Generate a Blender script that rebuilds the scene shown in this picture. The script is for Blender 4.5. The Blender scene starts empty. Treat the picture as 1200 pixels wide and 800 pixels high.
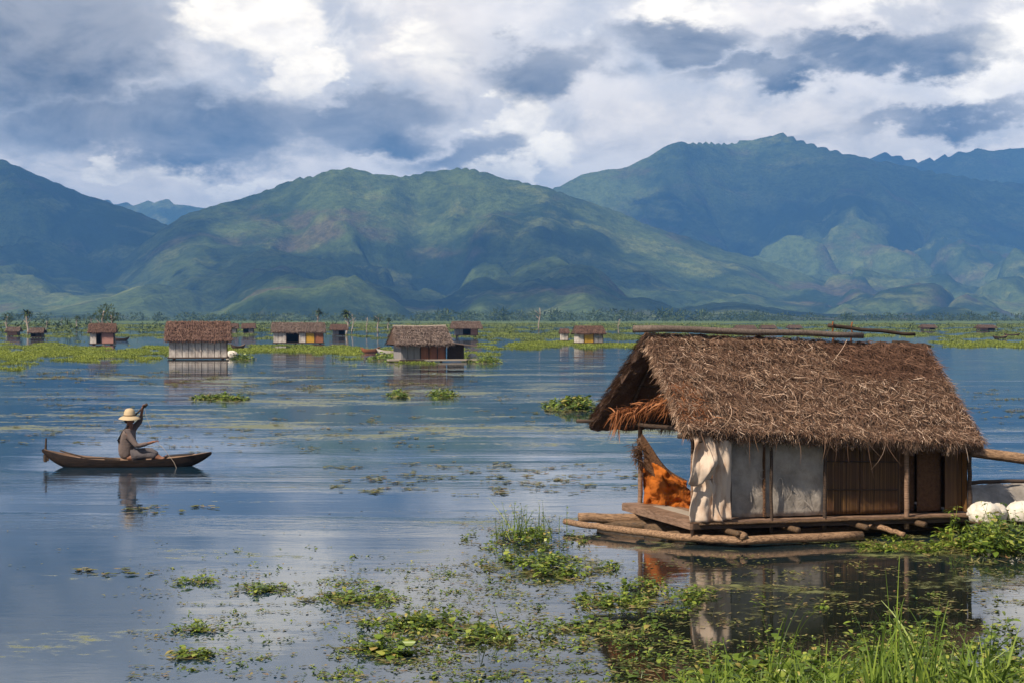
import bpy, math, random
import numpy as np
from mathutils import Vector, Matrix
random.seed(7); rng = np.random.default_rng(7)
R = math.radians
sc = bpy.context.scene
col = sc.collection
# ---------------------------------------------------------------- camera
H = 2.8; F = 2000.0; HZ = 372.0            # eye height (m), focal length and horizon in photo pixels
cd = bpy.data.cameras.new('camera'); cam = bpy.data.objects.new('camera', cd); col.objects.link(cam)
cam.location = (0, 0, H); cam.rotation_euler = (R(90), 0, 0)
cd.sensor_width = 36; cd.lens = F/1200*36; cd.shift_y = -(400-HZ)/1200
cd.clip_start = 0.1; cd.clip_end = 40000
sc.camera = cam
# ---------------------------------------------------------------- view, sun
sc.view_settings.view_transform = 'Standard'; sc.view_settings.look = 'None'
sc.view_settings.gamma = 1; sc.view_settings.exposure = 0.46; sc.view_settings.use_curve_mapping = False
sc.cycles.max_bounces = 8; sc.cycles.volume_bounces = 1; sc.cycles.use_denoising = True
sc.cycles.volume_max_steps = 64
SUN_EL = R(46); SUN_V = Vector((-0.70, -0.714, 0)) * math.cos(SUN_EL) + Vector((0, 0, math.sin(SUN_EL)))
sd = bpy.data.lights.new('sun', 'SUN'); sun = bpy.data.objects.new('sun', sd); col.objects.link(sun)
sd.energy = 5.0; sd.angle = R(0.5); sd.color = (1.0, 0.88, 0.72)
sun.rotation_euler = SUN_V.to_track_quat('Z', 'Y').to_euler(); sun.location = (-30, -20, 40)

# ---------------------------------------------------------------- node helper
class E:
    """socket wrapper with arithmetic"""
    def __init__(s, nt, k): s.nt = nt; s.k = k
    def m(s, op, *a, clamp=False):
        n = s.nt.nodes.new('ShaderNodeMath'); n.operation = op; n.use_clamp = clamp
        for i, x in enumerate((s,)+a):
            if isinstance(x, E): s.nt.links.new(x.k, n.inputs[i])
            else: n.inputs[i].default_value = x
        return E(s.nt, n.outputs[0])
    def __add__(s, o): return s.m('ADD', o)
    def __radd__(s, o): return s.m('ADD', o)
    def __sub__(s, o): return s.m('SUBTRACT', o)
    def __rsub__(s, o): return (s*-1.0)+o
    def __mul__(s, o): return s.m('MULTIPLY', o)
    def __rmul__(s, o): return s.m('MULTIPLY', o)
    def __truediv__(s, o): return s.m('DIVIDE', o)
    def step(s, a, b):
        n = s.nt.nodes.new('ShaderNodeMapRange'); n.interpolation_type = 'SMOOTHSTEP'
        s.nt.links.new(s.k, n.inputs['Value']); n.inputs['From Min'].default_value = a; n.inputs['From Max'].default_value = b
        return E(s.nt, n.outputs[0])
def combine(nt, *a):
    n = nt.nodes.new('ShaderNodeCombineXYZ')
    for i, x in enumerate(a):
        if isinstance(x, E): nt.links.new(x.k, n.inputs[i])
        else: n.inputs[i].default_value = x
    return E(nt, n.outputs[0])
def separate(nt, v):
    n = nt.nodes.new('ShaderNodeSeparateXYZ'); nt.links.new(v.k, n.inputs[0])
    return [E(nt, o) for o in n.outputs]
def noise(nt, vec, scale, detail=4, rough=0.5, dist=0.0, color=False):
    n = nt.nodes.new('ShaderNodeTexNoise'); n.inputs['Scale'].default_value = scale
    n.inputs['Detail'].default_value = detail; n.inputs['Roughness'].default_value = rough; n.inputs['Distortion'].default_value = dist
    if vec is not None: nt.links.new(vec.k, n.inputs['Vector'])
    return E(nt, n.outputs['Color' if color else 'Fac'])
def mapping(nt, vec, scale=(1, 1, 1), loc=(0, 0, 0), rot=(0, 0, 0)):
    n = nt.nodes.new('ShaderNodeMapping'); nt.links.new(vec.k, n.inputs['Vector'])
    n.inputs['Scale'].default_value = scale; n.inputs['Location'].default_value = loc; n.inputs['Rotation'].default_value = rot
    return E(nt, n.outputs[0])
def mixc(nt, f, a, b, blend='MIX'):
    n = nt.nodes.new('ShaderNodeMix'); n.data_type = 'RGBA'; n.blend_type = blend
    for x, i in ((f, 0), (a, 6), (b, 7)):
        if isinstance(x, E): nt.links.new(x.k, n.inputs[i])
        elif i == 0: n.inputs[0].default_value = x
        else: n.inputs[i].default_value = (*x, 1)
    return E(nt, n.outputs[2])
def ramp(nt, f, stops):
    n = nt.nodes.new('ShaderNodeValToRGB'); nt.links.new(f.k, n.inputs[0])
    e = n.color_ramp.elements
    while len(e) < len(stops): e.new(0.5)
    for i, (p, c) in enumerate(stops): e[i].position = p; e[i].color = (*c, 1)
    return E(nt, n.outputs[0])

# ---------------------------------------------------------------- world: sky with cloud deck
w = bpy.data.worlds.new('World'); sc.world = w; w.use_nodes = True
nt = w.node_tree; nt.nodes.clear()
tc = E(nt, nt.nodes.new('ShaderNodeTexCoord').outputs['Generated'])
dx, dy, dz = separate(nt, tc)
U = dx.m('ARCTAN2', dy)*F + 600.0            # azimuth in photo pixel units
V = HZ - dz.m('ARCSINE')*F                   # elevation
dirw = combine(nt, dx*1.0, dy*1.0, dz*1.9)
n1 = noise(nt, dirw, 9, 8, 0.58)
n2 = noise(nt, mapping(nt, dirw, loc=(5.2, 1.3, 2.7)), 9, 8, 0.58)
n3 = noise(nt, mapping(nt, dirw, loc=(1.2, 7.3, 4.7)), 26, 8, 0.62)
n4 = noise(nt, mapping(nt, dirw, loc=(2.2, 3.3, 8.7)), 14, 8, 0.6, 0.6)
Uw = U + (n1-0.5)*240.0 + (n3-0.5)*130.0
Vw = V + (n2-0.5)*150.0 + (n3-0.5)*80.0
def blob(cx, cy, rx, ry, lo=0.35, hi=0.75):
    a = (Uw-cx)/rx; b = (Vw-cy)/ry
    g = (a*a+b*b)*-1.0
    return g.m('EXPONENT').step(lo, hi)
def blobs(lst):
    r = None
    for a in lst:
        b = blob(*a); r = b if r is None else r.m('MAXIMUM', b)
    return r
generic = noise(nt, mapping(nt, dirw, loc=(3, 3, 3)), 3.2, 7, 0.55)
above = V.step(60.0, -160.0)                  # over the frame: free clouds
sky = nt.nodes.new('ShaderNodeTexSky'); sky.sky_type = 'NISHITA'; sky.sun_disc = False
sky.sun_elevation = SUN_EL; sky.sun_rotation = math.atan2(SUN_V.x, SUN_V.y); sky.altitude = 900; sky.dust_density = 1.5
skyc = mixc(nt, 1.0, E(nt, sky.outputs[0]), (0.06, 0.06, 0.06), 'MULTIPLY')
base = mixc(nt, n1.step(0.35, 0.68), (0.52, 0.54, 0.61), (1.02, 0.96, 0.93))
c = mixc(nt, 0.90, skyc, base)
soft = blobs([(505, 70, 75, 95, 0.05, 0.95), (930, 150, 190, 60, 0.05, 0.95), (200, 212, 300, 36, 0.1, 0.9), (1040, 20, 260, 40, 0.1, 0.9), (760, 160, 110, 40, 0.1, 0.95), (1130, 185, 130, 26, 0.1, 0.9)])
c = mixc(nt, soft*0.85, c, mixc(nt, n3.step(0.3, 0.65), (0.72, 0.69, 0.69), (1.05, 0.97, 0.90)))
white = blobs([(285, 30, 85, 42, 0.3, 0.6), (345, 80, 70, 38, 0.3, 0.6), (606, 150, 42, 62, 0.25, 0.6), (590, 205, 60, 22, 0.3, 0.6), (665, 190, 46, 26, 0.25, 0.6), (120, 205, 60, 12, 0.3, 0.7), (300, 212, 60, 12, 0.3, 0.7), (500, 60, 46, 50, 0.3, 0.95), (800, 12, 90, 28, 0.3, 0.7), (1165, 70, 60, 80, 0.2, 0.8), (1000, 8, 70, 22, 0.3, 0.7), (210, 200, 70, 14, 0.3, 0.8)])
c = mixc(nt, white, c, mixc(nt, n3.step(0.25, 0.7), (0.86, 0.82, 0.79), (1.36, 1.27, 1.12)))
c = mixc(nt, n4.step(0.52, 0.68)*0.55, c, (0.38, 0.40, 0.46))
c = mixc(nt, n4.step(0.44, 0.30)*0.6, c, (1.10, 1.05, 1.0))
dark = blobs([(40, 60, 190, 85, 0.2, 0.7), (200, 155, 290, 48, 0.2, 0.75), (420, 150, 120, 34, 0.25, 0.8), (650, 82, 92, 36, 0.25, 0.9), (800, 48, 110, 26, 0.25, 0.9), (1040, 62, 150, 30, 0.25, 0.8), (900, 80, 140, 18, 0.25, 0.95), (1110, 140, 150, 16, 0.25, 1.0), (560, 185, 90, 22, 0.3, 0.95)])
shade = (V + (n3-0.5)*90.0).step(10.0, 190.0)
dcol = mixc(nt, (n2*0.5+n4*0.5).step(0.36, 0.60), (0.09, 0.112, 0.16), (0.35, 0.355, 0.39))
c = mixc(nt, dark, c, dcol)
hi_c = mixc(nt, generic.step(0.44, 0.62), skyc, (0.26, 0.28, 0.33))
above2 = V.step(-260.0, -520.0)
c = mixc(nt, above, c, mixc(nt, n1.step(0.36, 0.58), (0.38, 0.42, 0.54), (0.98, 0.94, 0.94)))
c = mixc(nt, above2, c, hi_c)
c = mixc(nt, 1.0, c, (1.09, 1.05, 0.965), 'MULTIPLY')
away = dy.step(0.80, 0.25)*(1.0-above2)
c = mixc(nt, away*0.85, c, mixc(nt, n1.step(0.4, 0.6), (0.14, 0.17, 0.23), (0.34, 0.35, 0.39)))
low = dz.step(0.0, -0.02)
c = mixc(nt, low, c, (0.20, 0.25, 0.28))
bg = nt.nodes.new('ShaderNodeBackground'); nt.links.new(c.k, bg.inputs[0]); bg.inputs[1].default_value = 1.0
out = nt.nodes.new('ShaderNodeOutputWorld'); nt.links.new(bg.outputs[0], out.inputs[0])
w.cycles.sampling_method = 'AUTOMATIC'

# ---------------------------------------------------------------- numpy noise
_perm = rng.permutation(512); _perm = np.concatenate([_perm, _perm, _perm])
_ga = rng.uniform(0, 2*np.pi, 2048); _gx, _gy = np.cos(_ga), np.sin(_ga)
def perlin(x, y):
    xi = np.floor(x).astype(int); yi = np.floor(y).astype(int); xf = x-xi; yf = y-yi
    def g(a, b, u, v):
        h = _perm[(_perm[(xi+a) & 511] + ((yi+b) & 511)) & 511]
        return _gx[h]*u + _gy[h]*v
    s = xf*xf*xf*(xf*(xf*6-15)+10); t = yf*yf*yf*(yf*(yf*6-15)+10)
    a = g(0, 0, xf, yf); b = g(1, 0, xf-1, yf); c_ = g(0, 1, xf, yf-1); d = g(1, 1, xf-1, yf-1)
    return (a+(b-a)*s)*(1-t) + (c_+(d-c_)*s)*t
def fbm(x, y, o=5, p=0.5):
    r = 0; a = 1; f = 1
    for i in range(o): r = r + a*perlin(x*f+i*17.3, y*f+i*9.1); a *= p; f *= 2.03
    return r
def ridged(x, y, o=5, p=0.5):
    r = 0; a = 1; f = 1; s = 0
    for i in range(o): r = r + a*(1-np.abs(perlin(x*f+i*31.7, y*f+i*11.9))*2); s += a; a *= p; f *= 2.07
    return r/s

# ---------------------------------------------------------------- object helpers
def gp(px, py, z=0.0):                        # the place on a level plane seen at a photo pixel
    Y = (H-z)*F/(py-HZ); return Vector(((px-600)/F*Y, Y, z))
def vp(px, py, Y): return Vector(((px-600)/F*Y, Y, H-(py-HZ)/F*Y))
def tag(o, label=None, cat=None, group=None, kind=None):
    if label: o['label'] = label
    if cat: o['category'] = cat
    if group: o['group'] = group
    if kind: o['kind'] = kind
    return o
def empty(name, loc):
    o = bpy.data.objects.new(name, None); col.objects.link(o); o.location = loc; o.empty_display_size = 0.2; return o
class MB:
    def __init__(s): s.v = []; s.f = []; s.mi = []
    def add(s, vs, fs, mi=0):
        b = len(s.v); s.v.extend([tuple(x) for x in vs]); s.f.extend([tuple(i+b for i in f) for f in fs]); s.mi.extend([mi]*len(fs)); return s
    def box(s, c, ax, ay, az, mi=0):           # centre and half-axes
        c, ax, ay, az = map(Vector, (c, ax, ay, az))
        vs = [c+sx*ax+sy*ay+sz*az for sz in (-1, 1) for sx, sy in ((-1, -1), (1, -1), (1, 1), (-1, 1))]
        return s.add(vs, [(3, 2, 1, 0), (4, 5, 6, 7), (0, 1, 5, 4), (1, 2, 6, 5), (2, 3, 7, 6), (3, 0, 4, 7)], mi)
    def tube(s, pts, rad, n=8, mi=0, jit=0.0, cap=True):
        pts = [Vector(p) for p in pts]; m = len(pts)
        if not hasattr(rad, '__len__'): rad = [rad]*m
        vs = []; up = Vector((0.13, 0.21, 1)).normalized()
        for i, p in enumerate(pts):
            d = (pts[min(i+1, m-1)]-pts[max(i-1, 0)]).normalized()
            a = d.cross(up)
            if a.length < 0.1: a = d.cross(Vector((1, 0, 0)))
            a.normalize(); b = d.cross(a)
            for k in range(n):
                t = 2*math.pi*k/n; rr = rad[i]*(1+random.uniform(-jit, jit))
                vs.append(p+a*math.cos(t)*rr+b*math.sin(t)*rr)
        fs = [(i*n+k, i*n+(k+1) % n, (i+1)*n+(k+1) % n, (i+1)*n+k) for i in range(m-1) for k in range(n)]
        if cap: fs += [tuple(range(n-1, -1, -1)), tuple(range((m-1)*n, m*n))]
        return s.add(vs, fs, mi)
    def grid(s, P, mi=0, thick=None):          # P[i][j] points; optional second skin by offset vector
        a = len(P); b = len(P[0]); vs = [p for r in P for p in r]
        fs = [(i*b+j, i*b+j+1, (i+1)*b+j+1, (i+1)*b+j) for i in range(a-1) for j in range(b-1)]
        if thick is not None:
            o = a*b; th = Vector(thick); vs = vs+[Vector(p)+th for p in vs]
            fs += [tuple(reversed([i+o for i in f])) for f in fs[:]]
            rim = [(0*b+j) for j in range(b)]+[i*b+b-1 for i in range(1, a)]+[(a-1)*b+j for j in range(b-2, -1, -1)]+[i*b for i in range(a-2, 0, -1)]
            for q in range(len(rim)):
                x, y = rim[q], rim[(q+1) % len(rim)]; fs.append((y, x, x+o, y+o))
        return s.add(vs, fs, mi)
    def build(s, name, mats, parent=None, smooth=False, off=None):
        me = bpy.data.meshes.new(name)
        if off is None: off = parent_loc(parent)
        v = np.array(s.v, dtype=float).reshape(-1, 3)-np.array(off)
        me.from_pydata(v.tolist(), [], s.f)
        if not isinstance(mats, (list, tuple)): mats = [mats]
        for m_ in mats: me.materials.append(m_)
        if len(mats) > 1: me.polygons.foreach_set('material_index', s.mi)
        if smooth: me.polygons.foreach_set('use_smooth', [True]*len(me.polygons))
        me.update()
        o = bpy.data.objects.new(name, me); col.objects.link(o)
        if parent: o.parent = parent
        else: o.location = off
        return o
def parent_loc(p):
    l = Vector((0, 0, 0))
    while p: l += p.location; p = p.parent
    return l
def copy_tree(o, parent=None):
    c_ = o.copy(); col.objects.link(c_)
    if parent: c_.parent = parent
    for ch in list(o.children): copy_tree(ch, c_)
    return c_
def ribbons(P0, D, N, L, W, bend, nseg=3, taper=True):
    """many blades at once: start P0, direction D, surface normal N, length L, width W, bend vectors -> verts, faces"""
    n = len(P0); S = np.cross(D, N); S /= (np.linalg.norm(S, axis=1, keepdims=True)+1e-9)
    vs = np.zeros((n, (nseg+1)*2, 3))
    for k in range(nseg+1):
        t = k/nseg; c_ = P0 + D*(L*t)[:, None] + bend*(t*t*L)[:, None]
        ww = W*(1-0.8*t**2 if taper else 1)
        if not taper: ww = W*(math.sin(math.pi*(0.12+0.86*t))**0.8)
        vs[:, 2*k] = c_-S*(ww/2)[:, None]; vs[:, 2*k+1] = c_+S*(ww/2)[:, None]
    b = (np.arange(n)*(nseg+1)*2)[:, None]
    fs = np.concatenate([b+np.array([2*k, 2*k+1, 2*k+3, 2*k+2]) for k in range(nseg)], axis=0)
    return vs.reshape(-1, 3), fs
def bulk(mb, vf, mi=0):
    v, f = vf; b = len(mb.v); mb.v.extend(v.tolist()); mb.f.extend((f+b).tolist()); mb.mi.extend([mi]*len(f))

# ---------------------------------------------------------------- materials
def mat(name, fn, rough=0.8, bump=None, spec=0.3, trans=0.0):
    m = bpy.data.materials.new(name); m.use_nodes = True; t = m.node_tree
    b = t.nodes['Principled BSDF']; b.inputs['Roughness'].default_value = rough
    b.inputs['Specular IOR Level'].default_value = spec
    pos = E(t, t.nodes.new('ShaderNodeTexCoord').outputs['Object'])
    c_ = fn(t, pos)
    if isinstance(c_, E): t.links.new(c_.k, b.inputs['Base Color'])
    else: b.inputs['Base Color'].default_value = (*c_, 1)
    if bump:
        h = bump[0](t, pos); bn = t.nodes.new('ShaderNodeBump'); bn.inputs['Strength'].default_value = bump[1]; bn.inputs['Distance'].default_value = bump[2]
        t.links.new(h.k, bn.inputs['Height']); t.links.new(bn.outputs[0], b.inputs['Normal'])
    if trans:
        tr = t.nodes.new('ShaderNodeBsdfTranslucent'); mx = t.nodes.new('ShaderNodeMixShader'); mx.inputs[0].default_value = trans
        if isinstance(c_, E): t.links.new(c_.k, tr.inputs[0])
        else: tr.inputs[0].default_value = (*c_, 1)
        t.links.new(b.outputs[0], mx.inputs[1]); t.links.new(tr.outputs[0], mx.inputs[2])
        t.links.new(mx.outputs[0], t.nodes['Material Output'].inputs[0])
    return m
def isl(t): return E(t, t.nodes.new('ShaderNodeNewGeometry').outputs['Random Per Island'])
def leafy(stops, trans=0.25, nm='leaf', rough=0.5, patch=None):
    def f(t, p):
        c_ = ramp(t, isl(t), stops)
        if patch: c_ = mixc(t, noise(t, p, patch[0], 3).step(0.42, 0.62)*patch[1], c_, patch[2])
        return c_
    return mat(nm, f, rough, None, 0.35, trans)
M = {}
M['straw'] = leafy([(0, (0.022, 0.012, 0.008)), (0.35, (0.085, 0.044, 0.025)), (0.62, (0.22, 0.125, 0.075)), (0.86, (0.42, 0.275, 0.185)), (1, (0.72, 0.54, 0.41))], 0.0, 'straw', 0.75, (1.6, 0.45, (0.16, 0.088, 0.055)))
M['straw_dark'] = leafy([(0, (0.055, 0.026, 0.015)), (0.6, (0.12, 0.058, 0.034)), (1, (0.22, 0.12, 0.075))], 0.0, 'dark_straw', 0.8)
M['straw_orange'] = leafy([(0, (0.11, 0.035, 0.012)), (0.5, (0.28, 0.095, 0.03)), (1, (0.46, 0.20, 0.085))], 0.2, 'orange_straw', 0.8)
M['thatch_base'] = mat('thatch_base', lambda t, p: mixc(t, noise(t, p, 14, 5), (0.035, 0.02, 0.014), (0.13, 0.075, 0.05)), 0.9, (lambda t, p: noise(t, p, 40, 4), 1.0, 0.03))
M['roof_red'] = leafy([(0, (0.07, 0.035, 0.024)), (0.5, (0.155, 0.082, 0.058)), (1, (0.27, 0.165, 0.125))], 0.0, 'red_brown_thatch', 0.8, (0.8, 0.5, (0.14, 0.075, 0.06)))
M['roof_grey'] = leafy([(0, (0.085, 0.06, 0.05)), (0.5, (0.17, 0.12, 0.10)), (1, (0.32, 0.25, 0.21))], 0.0, 'grey_brown_thatch', 0.8)
def woodf(a, b, sx=(1, 1, 8)):
    return lambda t, p: mixc(t, noise(t, mapping(t, p, sx), 6, 6, 0.65, 0.6).step(0.3, 0.7), a, b)
M['wood'] = mat('weathered_wood', woodf((0.13, 0.075, 0.045), (0.30, 0.19, 0.13)), 0.75, (lambda t, p: noise(t, p, 30, 4), 0.5, 0.01))
M['log'] = mat('bare_log', woodf((0.10, 0.055, 0.03), (0.42, 0.26, 0.15), (2, 9, 9)), 0.65, (lambda t, p: noise(t, mapping(t, p, (2, 14, 14)), 8, 5), 0.7, 0.02))
M['log_dark'] = mat('wet_log', woodf((0.05, 0.032, 0.02), (0.17, 0.10, 0.05), (2, 9, 9)), 0.5, (lambda t, p: noise(t, mapping(t, p, (2, 14, 14)), 8, 5), 0.7, 0.02))
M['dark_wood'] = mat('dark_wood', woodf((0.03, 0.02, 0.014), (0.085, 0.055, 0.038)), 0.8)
M['grey_pole'] = mat('grey_pole', woodf((0.07, 0.052, 0.042), (0.19, 0.145, 0.12), (8, 2, 8)), 0.8)
def bamboo(t, p):
    s = mapping(t, p, (1, 1, 0.05), rot=(0, 0, R(-18)))
    x, y, z = separate(t, s)
    a = noise(t, combine(t, x*30.0, 0.0, z*1.0), 1.6, 3)
    b = noise(t, p, 2.5, 4)
    return mixc(t, b.step(0.4, 0.7)*0.6, ramp(t, a, [(0.3, (0.014, 0.007, 0.003)), (0.5, (0.085, 0.042, 0.015)), (0.74, (0.28, 0.15, 0.055))]), (0.08, 0.035, 0.02))
M['bamboo'] = mat('woven_bamboo', bamboo, 0.55)
def tarp(t, p):
    a = noise(t, p, 3, 6, 0.65); b = noise(t, mapping(t, p, (1, 1, 0.25)), 14, 5, 0.7)
    c_ = mixc(t, a.step(0.3, 0.7), (0.21, 0.185, 0.16), (0.44, 0.39, 0.34))
    return mixc(t, b.step(0.55, 0.75)*0.5, c_, (0.12, 0.10, 0.085))
M['tarp'] = mat('grey_tarp', tarp, 0.55, (lambda t, p: noise(t, p, 5, 4, 0.5, 1.5), 0.5, 0.03))
M['scuff'] = mat('pale_scuff', lambda t, p: (0.42, 0.37, 0.32), 0.8)
M['cloth'] = mat('cream_cloth', lambda t, p: mixc(t, noise(t, mapping(t, p, (1, 1, 0.4)), 5, 6, 0.65).step(0.42, 0.68), (0.68, 0.55, 0.44), (0.44, 0.27, 0.17)), 0.85, (lambda t, p: noise(t, p, 30, 4), 0.2, 0.01), 0.2, 0.15)
M['orange'] = mat('orange_cloth', lambda t, p: mixc(t, noise(t, p, 3, 4).step(0.35, 0.75), (0.56, 0.16, 0.02), (0.33, 0.085, 0.014)), 0.8, (lambda t, p: noise(t, p, 7, 5, 0.6), 1.0, 0.08), 0.2, 0.25)
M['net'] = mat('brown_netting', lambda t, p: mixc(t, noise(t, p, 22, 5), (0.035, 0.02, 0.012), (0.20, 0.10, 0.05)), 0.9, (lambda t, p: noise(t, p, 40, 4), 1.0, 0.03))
M['sack'] = mat('white_sack', lambda t, p: mixc(t, noise(t, p, 3, 3, 0.5).step(0.42, 0.72), (0.66, 0.61, 0.53), (0.42, 0.36, 0.28)), 0.6, (lambda t, p: noise(t, p, 5, 2, 0.4, 2.5), 0.7, 0.02))
M['whitewall'] = mat('whitewashed_board', lambda t, p: mixc(t, noise(t, mapping(t, p, (1, 1, 0.5)), 3.5, 6, 0.7).step(0.35, 0.7), (0.60, 0.545, 0.49), (0.34, 0.28, 0.245)), 0.8)
M['greywall'] = mat('grey_board', lambda t, p: mixc(t, noise(t, mapping(t, p, (4, 4, 0.6)), 3, 5, 0.7), (0.13, 0.12, 0.12), (0.36, 0.33, 0.32)), 0.8)
M['redwall'] = mat('russet_board', lambda t, p: mixc(t, noise(t, mapping(t, p, (8, 8, 0.4)), 2, 5, 0.7), (0.14, 0.045, 0.022), (0.40, 0.16, 0.08)), 0.7)
M['yellowwall'] = mat('yellow_board', lambda t, p: mixc(t, noise(t, p, 3, 4), (0.60, 0.36, 0.03), (0.42, 0.22, 0.03)), 0.7)
M['pinkwall'] = mat('pink_board', lambda t, p: mixc(t, noise(t, p, 3, 4), (0.46, 0.24, 0.20), (0.30, 0.15, 0.12)), 0.8)
M['palewood'] = mat('bleached_wood', lambda t, p: mixc(t, noise(t, p, 3, 4), (0.44, 0.38, 0.31), (0.25, 0.20, 0.16)), 0.8)
M['hull'] = mat('tarred_hull', lambda t, p: mixc(t, noise(t, mapping(t, p, (1, 4, 6)), 5, 5, 0.65).step(0.3, 0.75), (0.010, 0.007, 0.006), (0.038, 0.023, 0.017)), 0.6)
M['boat_in'] = mat('boat_planks', lambda t, p: mixc(t, noise(t, mapping(t, p, (1, 8, 1)), 4, 5), (0.34, 0.22, 0.15), (0.16, 0.10, 0.07)), 0.7)
M['skin'] = mat('skin', lambda t, p: (0.22, 0.10, 0.06), 0.6)
M['shirt'] = mat('grey_brown_shirt', lambda t, p: mixc(t, noise(t, p, 9, 4), (0.19, 0.145, 0.13), (0.125, 0.095, 0.088)), 0.9, (lambda t, p: noise(t, p, 14, 4, 0.6, 1.0), 0.6, 0.03))
M['trouser'] = mat('grey_sarong', lambda t, p: mixc(t, noise(t, p, 12, 4), (0.13, 0.115, 0.12), (0.07, 0.06, 0.065)), 0.9, (lambda t, p: noise(t, p, 14, 4, 0.6, 1.0), 0.6, 0.03))
M['hat'] = mat('straw_hat', lambda t, p: mixc(t, noise(t, mapping(t, p, (1, 1, 6)), 24, 3), (0.58, 0.45, 0.28), (0.42, 0.31, 0.18)), 0.7)
M['black'] = mat('black_strap', lambda t, p: (0.02, 0.02, 0.022), 0.7)
G1 = [(0, (0.04, 0.065, 0.012)), (0.35, (0.10, 0.16, 0.022)), (0.7, (0.19, 0.27, 0.035)), (0.92, (0.36, 0.40, 0.07)), (1, (0.40, 0.27, 0.09))]
G2 = [(0, (0.06, 0.10, 0.018)), (0.5, (0.15, 0.235, 0.03)), (1, (0.30, 0.38, 0.055))]
G3 = [(0, (0.05, 0.045, 0.02)), (0.3, (0.11, 0.13, 0.03)), (0.6, (0.17, 0.17, 0.045)), (0.85, (0.28, 0.22, 0.09)), (1, (0.20, 0.10, 0.05))]
M['leaf'] = leafy(G1, 0.3, 'weed_leaf', 0.4)
M['grass'] = leafy(G2, 0.35, 'grass_blade', 0.45)
M['litter'] = leafy(G3, 0.15, 'dead_weed_leaf', 0.6)
M['belt'] = leafy([(0, (0.13, 0.16, 0.022)), (0.5, (0.22, 0.27, 0.035)), (1, (0.34, 0.37, 0.06))], 0.3, 'belt_weed', 0.6, (0.06, 0.5, (0.14, 0.19, 0.04)))
M['marsh'] = leafy([(0, (0.11, 0.15, 0.035)), (0.5, (0.19, 0.24, 0.05)), (1, (0.30, 0.33, 0.08))], 0.3, 'marsh_weed', 0.7, (0.03, 0.6, (0.09, 0.12, 0.045)))
M['tree'] = leafy([(0, (0.02, 0.035, 0.012)), (0.5, (0.045, 0.072, 0.02)), (1, (0.085, 0.12, 0.035))], 0.2, 'tree_leaf', 0.7)
M['bark'] = mat('bark', lambda t, p: mixc(t, noise(t, mapping(t, p, (1, 1, 0.3)), 6, 4), (0.46, 0.38, 0.32), (0.24, 0.19, 0.16)), 0.9)

# water
def water_mat():
    m = bpy.data.materials.new('lake_water'); m.use_nodes = True; t = m.node_tree
    b = t.nodes['Principled BSDF']; pos = E(t, t.nodes.new('ShaderNodeTexCoord').outputs['Object'])
    x, y, z = separate(t, pos)
    # films of pondweed and scum lying on the surface
    sx = mapping(t, pos, (0.30, 0.55, 1))
    wob = noise(t, mapping(t, pos, (0.07, 0.11, 1), loc=(3, 0, 0)), 1, 4, 0.55)
    fine = noise(t, mapping(t, pos, (1.0, 1.3, 1)), 5.0, 6, 0.72)
    fil = noise(t, sx, 1.2, 7, 0.62, 0.8)
    d = y
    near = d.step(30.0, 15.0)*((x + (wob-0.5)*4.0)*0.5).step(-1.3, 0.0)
    mid = d.step(34.0, 44.0)*d.step(120.0, 80.0)*(x*1.0).step(16.0, 2.0)
    basin = wob.step(0.47, 0.62)
    dens = near*(0.02+basin*0.16) + mid*(0.04+basin*0.13) + basin*0.03
    mask = ((fil*0.6+fine*0.4) + dens*0.55).step(0.575, 0.665)
    scum = mixc(t, fine.step(0.35, 0.65), (0.10, 0.115, 0.04), (0.22, 0.225, 0.075))
    deep = (0.010, 0.032, 0.055)
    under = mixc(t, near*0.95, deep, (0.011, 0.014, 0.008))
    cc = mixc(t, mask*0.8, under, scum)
    t.links.new(cc.k, b.inputs['Base Color'])
    rg = mask*0.45+0.025
    t.links.new(rg.k, b.inputs['Roughness']); b.inputs['IOR'].default_value = 1.5
    # ripples: crests across the view, ruffled and calm lanes
    lanes = noise(t, mapping(t, pos, (0.022, 0.11, 1)), 1, 4, 0.6, 0.6)
    lanes2 = noise(t, mapping(t, pos, (0.06, 0.30, 1), loc=(4, 4, 0)), 1, 3, 0.6, 0.4)
    ruff = (lanes*0.5+lanes2*0.5).step(0.46, 0.66)
    r1 = noise(t, mapping(t, pos, (2.0, 4.6, 1)), 1.0, 4, 0.6, 0.5)
    r2 = noise(t, mapping(t, pos, (0.30, 1.1, 1), rot=(0, 0, R(9))), 1.0, 2, 0.5, 0.3)
    calm = d.step(32.0, 19.0)
    h = (r1*0.0105 + r2*0.010)*(ruff*1.1+0.12)*(1.0-calm*0.55)
    bn = t.nodes.new('ShaderNodeBump'); bn.inputs['Strength'].default_value = 1.0; bn.inputs['Distance'].default_value = 1.0
    t.links.new(h.k, bn.inputs['Height']); t.links.new(bn.outputs[0], b.inputs['Normal'])
    return m
M['water'] = water_mat()
def struct(name, mb, m, **k): return tag(mb.build(name, m, **k), kind='structure')
s_ = 9500
mb = MB(); mb.add([(-s_, -s_, 0), (s_, -s_, 0), (s_, s_, 0), (-s_, s_, 0)], [(0, 1, 2, 3)]); struct('lake_water', mb, M['water'])

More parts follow.
